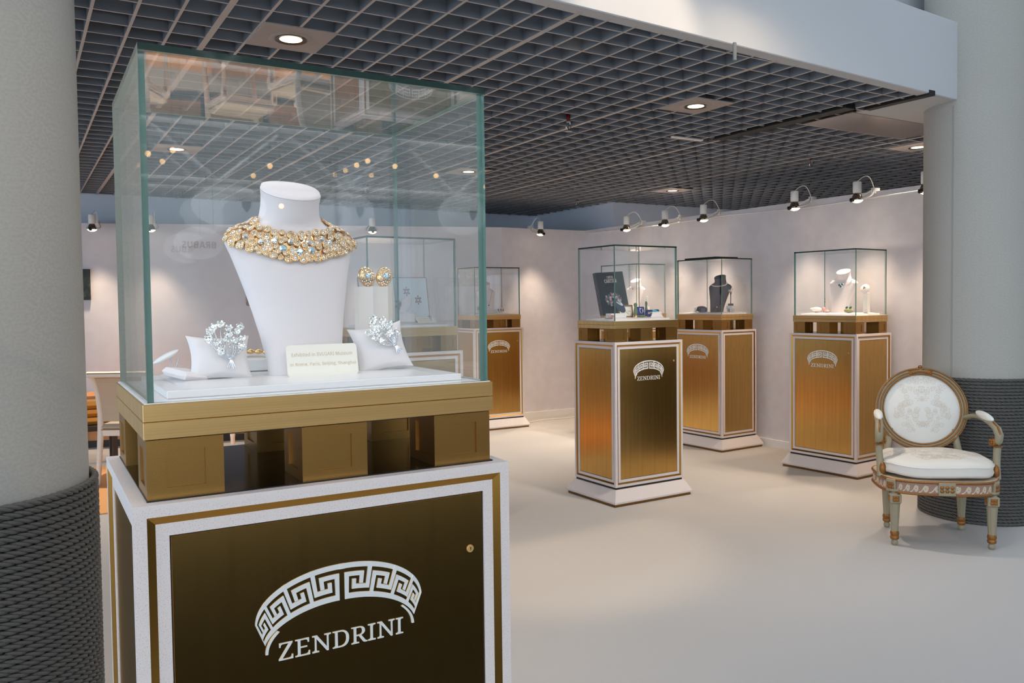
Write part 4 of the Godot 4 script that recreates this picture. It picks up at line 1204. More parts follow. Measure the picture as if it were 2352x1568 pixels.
	part("stand", bx(Vector3(0, 0.007, 0.006), Vector3(0.05, 0.014, 0.022), 0.003), M.green, bb)
	var be := placed("bead_necklace", "dark blue bead necklace with a turquoise clasp beside the ring box", "necklace", in_case(1, Vector3(0.205, Y, 0.045)))
	for q in [[Vector3(-0.05, 0.028, 0.01), 0.022], [Vector3(0.045, 0.028, -0.02), 0.016]]:
		var pts := []
		for i in 40:
			var a := i * 2.4; pts.append(q[0] + Vector3(cos(a) * q[1], 0.020 * sin(i * 1.3), sin(a) * q[1] * 0.7))
		beads(be, pts, 0.0065, M.blue)
	var pad := placed("cushion", "white wedge cushion under the turquoise bracelet", "cushion", in_case(1, Vector3(0.205, Y + 0.014, 0.075), -0.2, deg_to_rad(-40)))
	part("cover", pillow(0.055, 0.03, 0.014), M.cushion, pad)
	var tq := placed("bracelet", "turquoise bracelet lying on the white wedge cushion", "bracelet", in_case(1, Vector3(0.200, Y + 0.036, 0.062), 0.0, -0.5))
	var tb := MB.new()
	for i in 7: tb.ball(Vector3(-0.03 + i * 0.010, 0.010 * sin(i * PI / 6.0), 0), Vector3(0.0075, 0.009, 0.006), 10, 6)
	part("stones", tb, M.turquoise, tq)
	var te := MB.new()
	for i in [-1.0, 1.0]: te.ball(Vector3(0.038 * i, -0.002, 0), Vector3(0.007, 0.010, 0.007), 10, 6)
	part("clasp", te, M.gold, tq)
	# --- navy bust case
	var nb := bust(2, Vector3(0.015, Y, -0.045), 0.25, M.navy, "navy velvet bust with a pearl necklace in the case by the right partition")
	var pn := placed("necklace", "single strand of pearls on the navy bust", "necklace", nb.transform)
	beads(pn, string_line(46, 0.12, 105.0), 0.0048, M.pearl)
	var tree := placed("earring_tree", "black earring tree with two arms beside the navy bust", "earring tree", in_case(2, Vector3(0.165, Y + 0.060, -0.045), 0.4))
	part("foot", bx(Vector3(0, 0.010, 0), Vector3(0.045, 0.020, 0.030), 0.002), M.brown, tree)
	var st := MB.new(); st.tube([Vector3(0, 0.02, 0), Vector3(0, 0.10, 0), Vector3(-0.006, 0.13, 0), Vector3(-0.013, 0.155, 0)], 0.0045, 6); st.tube([Vector3(0, 0.10, 0), Vector3(0.007, 0.13, 0), Vector3(0.014, 0.158, 0)], 0.0045, 6)
	part("stem", st, M.black, tree)
	var er := placed("earring", "pair of small silver earrings on the black earring tree", "earrings", tree.transform)
	var eg := MB.new()
	for s in [-1.0, 1.0]:
		for i in 3: eg.gem(Vector3(s * 0.013, 0.150 - i * 0.008, 0.006), 0.004, Basis.IDENTITY, 6)
	part("stones", eg, M.diamond, er)
	var tbx := placed("riser", "clear block topped with white under the earring tree", "riser", in_case(2, Vector3(0.165, Y, -0.045), 0.2))
	part("top", bx(Vector3(0, 0.045, 0), Vector3(0.070, 0.030, 0.05), 0.002), M.white_board, tbx)
	var lg := MB.new()
	for s in [-1.0, 1.0]: lg.box(Vector3(s * 0.022, 0.015, 0), Vector3(0.012, 0.03, 0.04), 0.001)
	part("legs", lg, mat(Color(0.78, 0.78, 0.78), 0.1), tbx)
	var rgs := placed("ring_holder", "clear ring holder with a white ring left of the navy bust", "ring holder", in_case(2, Vector3(-0.19, Y, 0.06)))
	var rc := MB.new(); rc.lathe([[0, 0], [0.016, 0], [0.012, 0.025], [0.016, 0.038], [0.0, 0.040]], 14); part("cone", rc, mat(Color(0.80, 0.79, 0.79), 0.1), rgs)
	var rr := MB.new(); rr.ball(Vector3(0, 0.048, 0), Vector3(0.009, 0.009, 0.007), 10, 6); part("ring", rr, M.pearl, rgs)
	var pd := placed("bracelet_pad", "dark rounded velvet pad with a pearl bracelet left of the navy bust", "pad", in_case(2, Vector3(-0.135, Y, 0.03), 0.2))
	var pb := MB.new(); pb.ball(Vector3(0, 0.028, 0), Vector3(0.058, 0.030, 0.042), 18, 10); part("pad", pb, M.navy, pd)
	var pts2 := []
	for i in 16: pts2.append(Vector3(-0.030, 0.028 + 0.030 * sin(PI * i / 15.0), 0.043 * cos(PI * i / 15.0)))
	var bc := placed("bracelet", "pearl bracelet wrapped over the dark velvet pad", "bracelet", pd.transform); beads(bc, pts2, 0.004, M.pearl)
	wbox("jewel_box", "small lilac box before the navy bust", "box", 2, Vector3(-0.075, Y, 0.06), Vector3(0.05, 0.034, 0.03), mat(Color(0.25, 0.27, 0.46), 0.7), 0.2)
	var ht := placed("ring_pad", "black heart-shaped velvet pad holding a pink stone ring", "pad", in_case(2, Vector3(0.105, Y + 0.028, 0.06), 0.2, -0.3))
	var hb := MB.new(); hb.ball(Vector3(-0.018, 0, 0), Vector3(0.030, 0.026, 0.018), 14, 8); hb.ball(Vector3(0.020, 0.012, 0), Vector3(0.026, 0.032, 0.018), 14, 8); part("pad", hb, M.black, ht)
	var ps := placed("ring", "pink stone ring on the black heart-shaped pad", "ring", ht.transform); var pg := MB.new(); pg.gem(Vector3(-0.006, 0.016, 0.018), 0.009, Basis.IDENTITY, 8); part("stone", pg, M.pink, ps)
	var wc := wbox("card", "small cream card on the front edge of the navy bust's board", "card", 2, Vector3(0.02, Y - 0.004, 0.105), Vector3(0.05, 0.006, 0.025), M.card)
	# black tablet lying on the lid of that case
	var tp := MB.new(); tp.box(Vector3(-0.02, 1.7792 + 0.008, 0.02), Vector3(0.40, 0.015, 0.30), 0.002)
	tag(part("black_slab", tp, M.black, self, case_xf[2]), "flat black slab lying on the glass lid above the navy bust", "slab")
	# --- emerald case
	var wb := bust(3, Vector3(0.0, Y, -0.03), 0.12, M.velvet, "white bust with the emerald necklace in the case beside the armchair")
	var en := placed("necklace", "emerald flower necklace on a thin chain around the white bust", "necklace", wb.transform)
	beads(en, string_line(60, 0.15, 112.0), 0.0022, M.silver, "chain")
	var eb := MB.new(); var ed := MB.new()
	for q in [[-0.012, 0.0], [0.012, 0.003], [0.0, -0.014], [0.006, -0.032], [-0.006, -0.046]]:
		eb.gem(Vector3(q[0], 0.225 + q[1], 0.017 + 0.2 * (0.0 - q[1]) * 0.4), 0.0105, Basis.IDENTITY, 8)
		ed.gem(Vector3(q[0] + 0.011, 0.232 + q[1] * 0.8, 0.019), 0.005, Basis.IDENTITY, 6)
	part("emeralds", eb, M.emerald, en); part("diamonds", ed, M.diamond, en)
	var tr := placed("riser", "tall narrow white stand at the right of the emerald bust", "stand", in_case(3, Vector3(0.205, Y, -0.055), 0.1))
	part("column", bx(Vector3(0, 0.08, 0), Vector3(0.042, 0.16, 0.042), 0.004), M.white_board, tr)
	var rh := placed("ring_pad", "round white pad with an emerald ring topping the tall stand", "pad", in_case(3, Vector3(0.198, Y + 0.190, -0.045), 0.1, -0.35))
	var rdd := MB.new(); rdd.ball(Vector3.ZERO, Vector3(0.038, 0.040, 0.016), 18, 10); part("pad", rdd, M.velvet, rh)
	var re := MB.new()
	for a in 3: re.gem(Vector3(0.006 * cos(a * 2.1), 0.004 + 0.006 * sin(a * 2.1), 0.015), 0.006, Basis.IDENTITY, 6)
	part("emeralds", re, M.emerald, rh)
	var es := placed("earring_stand", "slim bent cream stand with a long emerald earring left of the white bust", "stand", in_case(3, Vector3(-0.130, Y, -0.02)))
	var ep := MB.new(); ep.tube([Vector3(0.012, 0, 0), Vector3(0.008, 0.07, 0), Vector3(0.0, 0.125, 0)], 0.008, 8); part("post", ep, M.cream, es)
	var le := placed("earring", "long emerald earring hanging from the slim cream stand", "earring", es.transform); var lb := MB.new()
	lb.gem(Vector3(-0.014, 0.112, 0.004), 0.004, Basis.IDENTITY, 6); part("ruby", lb, M.ruby, le)
	var lc := MB.new(); lc.gem(Vector3(-0.018, 0.088, 0.004), 0.006, Basis.IDENTITY, 6); part("emerald", lc, M.emerald, le)
	var sh := placed("shell_dish", "white shell-shaped dish at the left end of the emerald board", "dish", in_case(3, Vector3(-0.175, Y, 0.055), 0.3))
	var sb := MB.new(); sb.ball(Vector3(0, 0.028, 0), Vector3(0.042, 0.020, 0.026), 16, 10); sb.ball(Vector3(-0.03, 0.034, 0), Vector3(0.026, 0.008, 0.014), 12, 8); part("shell", sb, M.pearl, sh)
	var sl := MB.new(); sl.lathe([[0, 0], [0.016, 0], [0.010, 0.014], [0, 0.014]], 12); part("foot", sl, M.pink, sh)
	var s2 := placed("pearl_ornament", "pale pink pearl ornament beside the shell dish", "ornament", in_case(3, Vector3(-0.105, Y, 0.06))); var sbb := MB.new()
	sbb.ball(Vector3(0, 0.026, 0), Vector3(0.016, 0.022, 0.014), 12, 8); sbb.ball(Vector3(0.03, 0.012, 0), Vector3(0.026, 0.011, 0.014), 12, 8); part("body", sbb, M.pink, s2)
	var gp := placed("ring_pad", "olive green pad with two emerald rings before the white bust", "pad", in_case(3, Vector3(0.125, Y, 0.06))); var gb := MB.new(); gb.ball(Vector3(0, 0.018, 0), Vector3(0.042, 0.018, 0.024), 16, 8); part("pad", gb, M.olive, gp)
	for s in [-1.0, 1.0]:
		var rgm := MB.new(); rgm.gem(Vector3.ZERO, 0.012, Basis(Vector3.RIGHT, -0.6), 8)
		tag(part("ring", rgm, M.emerald, self, gp.transform * Transform3D(Basis.IDENTITY, Vector3(s * 0.017, 0.043, 0.004))), "%s emerald ring on the olive green pad" % ("left" if s < 0 else "right"), "ring", "emerald rings")
	# --- far back case
	var fb := bust(4, Vector3(-0.01, Y, -0.03), 0.0, M.velvet, "white bust with a long dark necklace in the far back case")
	var fn := placed("necklace", "long dark bead necklace with a blue drop in the far back case", "necklace", fb.transform)
	var lp := []
	for i in 30:
		var u := i / 29.0
		var s := -1.0 if i < 15 else 1.0
		var w: float = (1 - u * 2) if i < 15 else (u * 2 - 1)
		lp.append(Vector3(s * 0.068 * pow(w, 0.8), 0.100 + 0.155 * w, 0.052 - 0.042 * w))
	beads(fn, lp, 0.0028, M.brown)
	var dr := MB.new(); dr.gem(Vector3(0, 0.085, 0.052), 0.010, Basis.IDENTITY, 8); part("drop", dr, M.blue, fn)
	wbox("riser", "low white riser block at the left of the far back board", "riser", 4, Vector3(-0.09, Y, 0.06), Vector3(0.20, 0.030, 0.04), M.white_board)
	var dk := placed("evening_bag", "tiny dark bag on the low riser in the far back case", "bag", in_case(4, Vector3(-0.145, Y + 0.030, 0.055)))
	part("body", bx(Vector3(0, 0.022, 0), Vector3(0.058, 0.042, 0.022), 0.008), M.grey, dk)
	var hd := MB.new(); hd.tube([Vector3(-0.012, 0.042, 0), Vector3(0, 0.062, 0), Vector3(0.012, 0.042, 0)], 0.002, 5); part("handle", hd, M.grey, dk)
	var bs := placed("bracelet_stand", "row of white bracelet cushions with dark bracelets in the far back case", "stand", in_case(4, Vector3(0.115, Y, 0.04), 0.0)); var bcm := MB.new()
	for i in 3:
		var cb := MB.new(); cb.ball(Vector3(-0.03 + i * 0.03, 0.026, 0), Vector3(0.011, 0.028, 0.022), 12, 8); part("cushion", cb, M.velvet, bs, Transform3D(Basis(Vector3(0, 0, 1), 0.3), Vector3(0.006, 0, 0)))
		bcm.ball(Vector3(-0.024 + i * 0.03, 0.03, 0.016), Vector3(0.005, 0.016, 0.008), 8, 6)
	part("bracelets", bcm, M.brown, bs)
	# --- case with the open book
	var ob2 := placed("open_book", "open book with pink flower jewels printed on its right page", "book", in_case(5, Vector3(0.018, Y + 0.143, -0.09), 0.0, deg_to_rad(-10)))
	var pim := Image.create(128, 128, false, Image.FORMAT_RGB8); pim.fill(Color(0.88, 0.91, 0.94))
	for q in [Vector2(45, 40), Vector2(88, 66), Vector2(20, 84)]:
		for i in 24:
			var a := TAU * i / 12.0; var r := 6.0 + 5.0 * (i % 2)
			_blot(pim, q + Vector2(cos(a), sin(a)) * r, 2.6, Color(0.50, 0.27, 0.33), 1.3)
	_blot(pim, Vector2(60, 110), 12, Color(0.84, 0.80, 0.79), 1.0)
	var pgm := mat(Color(1, 1, 1), 0.5); pgm.albedo_texture = ImageTexture.create_from_image(pim); pgm.uv1_scale = Vector3(1 / 0.22, -1 / 0.27, 1); pgm.uv1_offset = Vector3(0, 1, 0)
	var pr := MB.new(); pr.box(Vector3(0.112, 0, 0.006), Vector3(0.22, 0.27, 0.012), 0.001); part("page_block", pr, pgm, ob2)
	part("page_block", bx(Vector3(-0.112, 0, 0.006), Vector3(0.22, 0.27, 0.012), 0.001), M.card, ob2)
	part("cover", bx(Vector3(0.002, 0, -0.003), Vector3(0.46, 0.282, 0.004)), mat(Color(0.46, 0.08, 0.20), 0.5), ob2)
	var lf := placed("necklace_stand", "small leaning white neck form with a red necklace before the open book", "stand", in_case(5, Vector3(0.03, Y, 0.0), -0.3))
	part("foot", bx(Vector3(0.02, 0.035, 0), Vector3(0.12, 0.070, 0.05), 0.012), M.velvet, lf)
	var nf := MB.new(); nf.ball(Vector3(0, 0.115, 0), Vector3(0.030, 0.060, 0.016), 16, 10); part("neck_form", nf, M.velvet, lf, Transform3D(Basis(Vector3(0, 0, 1), -0.45), Vector3(-0.03, 0.012, 0)))
	var rn := placed("necklace", "red stone flower necklace on the small leaning neck form", "necklace", lf.transform); var rs := MB.new()
	for i in 16: rs.gem(Vector3(-0.03 + 0.014 * cos(i * 2.4), 0.118 + 0.018 * sin(i * 1.9), 0.022), 0.006, Basis.IDENTITY, 6)
	part("stones", rs, M.ruby, rn)
	var ec := placed("card", "cream lettered card on the board of the open book's case", "card", in_case(5, Vector3(0.148, Y + 0.020, 0.075), 0.0, deg_to_rad(-50)))
	part("board", bx(Vector3.ZERO, Vector3(0.125, 0.052, 0.003), 0.001), M.card, ec)
	var ink := MB.new()
	for i in 2: ink.box(Vector3(-0.005, 0.010 - 0.02 * i, 0.0017), Vector3(0.09, 0.0022, 0.0004))
	part("printed_lines", ink, M.ink, ec)
	var eb2 := placed("brooch", "small dark flower brooch lying on the cream card", "brooch", ec.transform * Transform3D(Basis.IDENTITY, Vector3(0.03, 0.02, 0.004))); var ebb := MB.new()
	for i in 12: ebb.gem(Vector3(0.012 * cos(i * 2.4) * (i / 12.0), 0.012 * sin(i * 2.4) * (i / 12.0), 0.004), 0.0045, Basis.IDENTITY, 6)
	for i in 3: ebb.tube([Vector3(0, 0, 0.003), Vector3(0.002 * (i - 1), -0.03, 0.002)], 0.0013, 5)
	part("stones", ebb, M.silver, eb2)
	# --- corner case
	var cb2 := bust(6, Vector3(-0.03, Y, -0.05), 0.2, M.velvet, "white bust with a dark choker in the far corner case")
	var cn := placed("necklace", "thin dark choker with a gold drop on the corner bust", "necklace", cb2.transform)
	beads(cn, string_line(50, 0.05, 105.0), 0.0024, M.grey, "chain")
	var cd := MB.new(); cd.ball(Vector3(0, 0.238, 0.022), Vector3(0.010, 0.012, 0.006), 10, 6); part("drop", cd, M.gold, cn)
	var cs := placed("earring_stand", "slim white stand with pale earrings right of the corner bust", "stand", in_case(6, Vector3(0.12, Y, -0.10)))
	part("foot", bx(Vector3(0, 0.025, 0), Vector3(0.036, 0.05, 0.036), 0.003), M.white_board, cs)
	var cp := MB.new(); cp.tube([Vector3(0, 0.05, 0), Vector3(0, 0.17, 0)], 0.006, 8); part("post", cp, M.white_board, cs)
	var ce := placed("earring", "pale stone earrings on the slim white stand in the corner case", "earrings", cs.transform); var cg := MB.new()
	for s in [-1.0, 1.0]: cg.gem(Vector3(s * 0.010, 0.155, 0.006), 0.009, Basis.IDENTITY, 6)
	part("stones", cg, M.pearl, ce)

# ------------------------------------------------------------------ furniture
func seat_edge(a: float, grow := 0.0) -> Vector3:        # plan of the armchair's seat, a from the front
	var c := cos(a); var s := sin(a)
	var x := signf(s) * pow(absf(s), 0.72) * (0.312 + grow)
	var z := (pow(maxf(c, 0.0), 0.62) * (0.262 + grow)) if c > 0 else -pow(-c, 0.55) * (0.232 + grow)
	return Vector3(x, 0, z)

func fluted_leg(h: float, r0: float, r1: float) -> MB:   # tapered, eight flutes, from y = h0 down
	var b := MB.new(); var rows := []
	for j in 9:
		var u := j / 8.0; var y := 0.078 + (h - 0.078) * u; var row := []
		for i in 48:
			var a := TAU * i / 48
			var r := lerpf(r0, r1, u) * (1.0 - 0.10 * pow(absf(cos(a * 4.0)), 4.0) * (1.0 if j > 0 and j < 8 else 0.2))
			row.append(Vector3(sin(a) * r, y, cos(a) * r))
		rows.append(row)
	b.sheet(rows)
	return b

func armchair():
	var xf := Transform3D(Basis(Vector3.UP, deg_to_rad(-43)), Vector3(4.535, 0, -2.844))
	var t := placed("armchair", "gilt and grey-green oval-back armchair beside the right rope-wrapped pillar", "armchair", xf)
	# legs
	for q in [Vector3(-0.25, 0, 0.192), Vector3(0.25, 0, 0.192), Vector3(-0.208, 0, -0.192), Vector3(0.208, 0, -0.192)]:
		var front: bool = q.z > 0
		var lx := Transform3D(Basis.IDENTITY, q)
		var ft := MB.new(); ft.lathe([[0, 0], [0.012, 0], [0.0175, 0.008], [0.0185, 0.018], [0.015, 0.030], [0.012, 0.034], [0, 0.034]], 18)
		var lg := part("leg", fluted_leg(0.240, 0.0195, 0.0285), M.sage, t, lx)
		part("foot", ft, M.sage, lg)
		var co := MB.new(); co.lathe([[0.013, 0.032], [0.022, 0.036], [0.0245, 0.048], [0.021, 0.055], [0.0245, 0.066], [0.022, 0.080], [0.019, 0.082]], 18); part("gilt_collar", co, M.gilt, lg)
		var cap := MB.new(); cap.box(Vector3(0, 0.268, 0), Vector3(0.060, 0.052, 0.060), 0.004)
		cap.lathe([[0.0285, 0.236], [0.032, 0.242], [0.0, 0.243]], 20)
		cap.lathe([[0.0, 0.294], [0.026, 0.294], [0.020, 0.301], [0.023, 0.306], [0.030, 0.312], [0.030, 0.322], [0, 0.322]], 20)
		part("capital", cap, M.sage, lg)
		var ro := MB.new()
		for s in 4:
			var bb := Basis(Vector3.UP, s * PI / 2)
			ro.x = Transform3D(bb, Vector3.ZERO)
			ro.box(Vector3(0, 0.268, 0.0305), Vector3(0.036, 0.034, 0.003), 0.001)
			for k in 4: ro.ball(Vector3(0.008 * (k % 2 * 2 - 1), 0.268 + 0.008 * (k / 2 * 2 - 1), 0.032), Vector3(0.007, 0.007, 0.003), 8, 5)
		ro.x = Transform3D.IDENTITY
		part("rosette", ro, M.gilt, lg)
	# seat rail with the running scroll
	var n := 96; var rail := MB.new(); var lip := MB.new()
	for i in n:
		var a0 := TAU * i / n; var a1 := TAU * (i + 1) / n
		var p0 := seat_edge(a0); var p1 := seat_edge(a1)
		var n0 := (seat_edge(a0 + 0.02) - seat_edge(a0 - 0.02)).normalized().cross(Vector3.UP) * -1.0; var n1 := (seat_edge(a1 + 0.02) - seat_edge(a1 - 0.02)).normalized().cross(Vector3.UP) * -1.0
		var lo := Vector3(0, 0.306, 0); var hi := Vector3(0, 0.374, 0)
		var u0 := a0 / TAU * 40.0; var u1 := a1 / TAU * 40.0
		rail.smooth(p0 + lo, p1 + lo, p1 + hi, -n0, -n1, -n1, Vector2(u0, 1), Vector2(u1, 1), Vector2(u1, 0))
		rail.smooth(p0 + lo, p1 + hi, p0 + hi, -n0, -n1, -n0, Vector2(u0, 1), Vector2(u1, 0), Vector2(u0, 0))
	var sr := part("seat_rail", rail, M.wave, t)
	var e0 := []; var e1 := []; var bt := []; var tp := []
	for i in n:
		var a := TAU * i / n
		e0.append(seat_edge(a, 0.003) + Vector3(0, 0.306, 0)); e1.append(seat_edge(a, 0.002) + Vector3(0, 0.374, 0))
		bt.append(seat_edge(a) + Vector3(0, 0.306, 0)); tp.append(seat_edge(a) + Vector3(0, 0.380, 0))
	lip.tube(e0, 0.006, 6, true); lip.tube(e1, 0.0075, 6, true)
	part("gilt_edge", lip, M.gilt, sr)
	var web := MB.new(); web.fan(Vector3(0, 0.306, 0), bt, true); web.fan(Vector3(0, 0.381, 0), tp); part("webbing", web, M.linen, t)
	for q in [[0.0, 0.058], [-0.93, 0.05], [0.93, 0.05]]:
		var p := seat_edge(q[0], 0.004); var o := seat_edge(q[0] + 0.03) - seat_edge(q[0] - 0.03)
		var bb := Basis(Vector3.UP, atan2(-o.z, o.x))
		var pb := part("block", bx(Vector3(0, 0, 0), Vector3(0.088 if q[0] == 0.0 else 0.056, 0.072, 0.014), 0.003), M.sage, t, Transform3D(bb, p + Vector3(0, 0.340, 0)))
		var rs := MB.new()
		for k in 6: rs.ball(Vector3(0.026 * (k % 3 - 1) * (1.0 if q[0] == 0.0 else 0.5), 0.010 * (k / 3 * 2 - 1), 0.008), Vector3(0.011, 0.010, 0.004), 8, 5)
		part("rosette", rs, M.gilt, pb)
	# back: oval frame, stuffed panel, crest
	var bxf := Transform3D(Basis(Vector3.RIGHT, deg_to_rad(-9)), Vector3(0, 0.715, -0.262))
	var rows := []
	for i in 72:
		var a := TAU * i / 72
		rows.append(Vector3(sin(a) * 0.236, cos(a) * 0.228, 0))
	var fr := MB.new(); fr.tube(rows, 0.024, 12, true, Vector2(1, 0.9), Vector3(0, 0, 1)); var bf := part("back_frame", fr, M.sage, t, bxf)
	for rr in [[0.018, 0.019], [0.0, 0.0215], [-0.017, 0.019]]:
		var g := MB.new(); var pts := []
		for i in 72:
			var a := TAU * i / 72
			pts.append(Vector3(sin(a) * (0.236 + rr[0]), cos(a) * (0.228 + rr[0]), rr[1]))
		g.tube(pts, 0.0045, 6, true, Vector2.ONE, Vector3(0, 0, 1)); part("gilt_moulding", g, M.gilt, bf)
	for side in [1.0, -1.0]:
		var up := MB.new()
		for j in 10:
			for i in 48:
				var q := []
				for c in [[0, 0], [1, 0], [1, 1], [0, 1]]:
					var r: float = (j + c[1]) / 10.0; var a: float = TAU * (i + c[0]) / 48.0
					q.append(Vector3(sin(a) * 0.218 * r, cos(a) * 0.210 * r, side * (0.004 + 0.022 * sqrt(1 - r * r * 0.98))))
				var uvs := []
				var nn := []
				for p in q:
					uvs.append(Vector2(p.x / 0.44 + 0.5, 0.5 - p.y / 0.43)); nn.append(Vector3(p.x * 1.3, p.y * 1.3, side * 0.8).normalized())
				if side < 0:
					up.smooth(q[0], q[2], q[1], nn[0], nn[2], nn[1], uvs[0], uvs[2], uvs[1]); up.smooth(q[0], q[3], q[2], nn[0], nn[3], nn[2], uvs[0], uvs[3], uvs[2])
				else:
					up.smooth(q[0], q[1], q[2], nn[0], nn[1], nn[2], uvs[0], uvs[1], uvs[2]); up.smooth(q[0], q[2], q[3], nn[0], nn[2], nn[3], uvs[0], uvs[2], uvs[3])
		part("back_upholstery", up, M.damask, t, bxf)
	var cr := MB.new()
	for i in 9:
		var u := (i - 4) / 4.0
		cr.ball(Vector3(u * 0.062, 0.244 - 0.014 * u * u + (0.012 if i == 4 else 0.0), 0.012), Vector3(0.013, 0.011 - 0.005 * absf(u), 0.012), 10, 6)
		cr.ball(Vector3(u * 0.055, 0.226 - 0.012 * u * u, 0.018), Vector3(0.011, 0.008, 0.008), 8, 5)
	part("crest", cr, M.gilt, t, bxf)
	for s in [-1.0, 1.0]:
		var st := MB.new(); st.tube([Vector3(s * 0.205, 0.34, -0.200), Vector3(s * 0.205, 0.44, -0.222), Vector3(s * 0.186, 0.54, -0.232), Vector3(s * 0.18, 0.60, -0.24)], [0.024, 0.022, 0.020, 0.018], 8); part("back_post", st, M.sage, t)
		# arm sweeping forward and down to its scroll, then the upright to the rail
		var ap := []
		for q in [[0.244, 0.672, -0.235], [0.262, 0.690, -0.18], [0.280, 0.695, -0.11], [0.292, 0.687, -0.04], [0.300, 0.672, 0.03], [0.309, 0.652, 0.075], [0.314, 0.618, 0.098], [0.313, 0.583, 0.092], [0.311, 0.562, 0.070]]: ap.append(Vector3(s * q[0], q[1], q[2]))
		var am := MB.new(); am.tube(ap, [0.018, 0.017, 0.018, 0.019, 0.020, 0.021, 0.021, 0.019, 0.016], 10, false, Vector2(0.85, 1.1), Vector3.RIGHT); var arm := part("arm", am, M.sage, t)
		var ag := MB.new(); var a2 := []
		for p in ap.slice(4, 8): a2.append(p + Vector3(0, 0.014, 0.013))
		ag.tube(a2, 0.005, 6)
		ag.ball(Vector3(s * 0.300, 0.575, 0.072), Vector3(0.024, 0.026, 0.026), 14, 8)
		for i in 8: ag.ball(Vector3(s * 0.278, 0.575 + 0.014 * sin(TAU * i / 8), 0.072 + 0.014 * cos(TAU * i / 8)), Vector3.ONE * 0.007, 8, 5)
		ag.box(Vector3(s * 0.311, 0.552, 0.078), Vector3(0.046, 0.008, 0.046), 0.003)
		part("gilt_scroll", ag, M.gilt, arm)
		var ul := MB.new(); ul.tube([Vector3(s * 0.311, 0.556, 0.078), Vector3(s * 0.309, 0.50, 0.078), Vector3(s * 0.305, 0.44, 0.085), Vector3(s * 0.300, 0.372, 0.10)], [0.020, 0.019, 0.020, 0.024], 10); part("arm_support", ul, M.sage, t)
		var lf := MB.new(); lf.ball(Vector3(s * 0.296, 0.412, 0.104), Vector3(0.020, 0.042, 0.022), 10, 8); part("gilt_leaf", lf, M.gilt, t)
		var pdm := MB.new(); pdm.ball(Vector3.ZERO, Vector3(0.025, 0.021, 0.10), 16, 10)
		part("arm_pad", pdm, M.damask, t, Transform3D(Basis(Vector3.UP, s * 0.13) * Basis(Vector3.RIGHT, 0.13), Vector3(s * 0.287, 0.706, -0.055)))
	# loose cushion
	var cu := MB.new(); var cr2 := []
	for pr in [[0.90, 0.390], [0.985, 0.398], [1.0, 0.412], [0.985, 0.428], [1.0, 0.446], [0.975, 0.466], [0.88, 0.482], [0.70, 0.492], [0.45, 0.499], [0.2, 0.502], [0.0, 0.503]]:
		var row := []
		for i in 72:
			var a := TAU * i / 72
			var p: Vector3 = seat_edge(a, -0.018) * pr[0]
			p.y = pr[1] + 0.004 * sin(a * 5.0) * pr[0] + 0.012 * maxf(0, -cos(a)) * pr[0]
			if absf(absf(a - PI) - PI + 1.15) < 0.25 and p.z > 0: p.y += 0.003
			row.append(p)
		cr2.append(row)
	var flat := MB.new(); flat.sheet(cr2)
	flat.fan(Vector3(0, 0.390, 0), cr2[0], true)
	for i in flat.v.size(): flat.uv[i] = Vector2(flat.v[i].x / 0.62 + 0.5, flat.v[i].z / 0.52 + 0.5)
	var cob := placed("seat_cushion", "loose cream damask cushion on the oval-back armchair", "cushion", xf)
	part("cover", flat, M.damask_dark, cob)
	var pi := MB.new(); var pp := []
	for i in 72: pp.append(cr2[4][i] + Vector3(0, 0.006, 0))
	pi.tube(pp, 0.0032, 5, true); part("piping", pi, M.damask, cob)

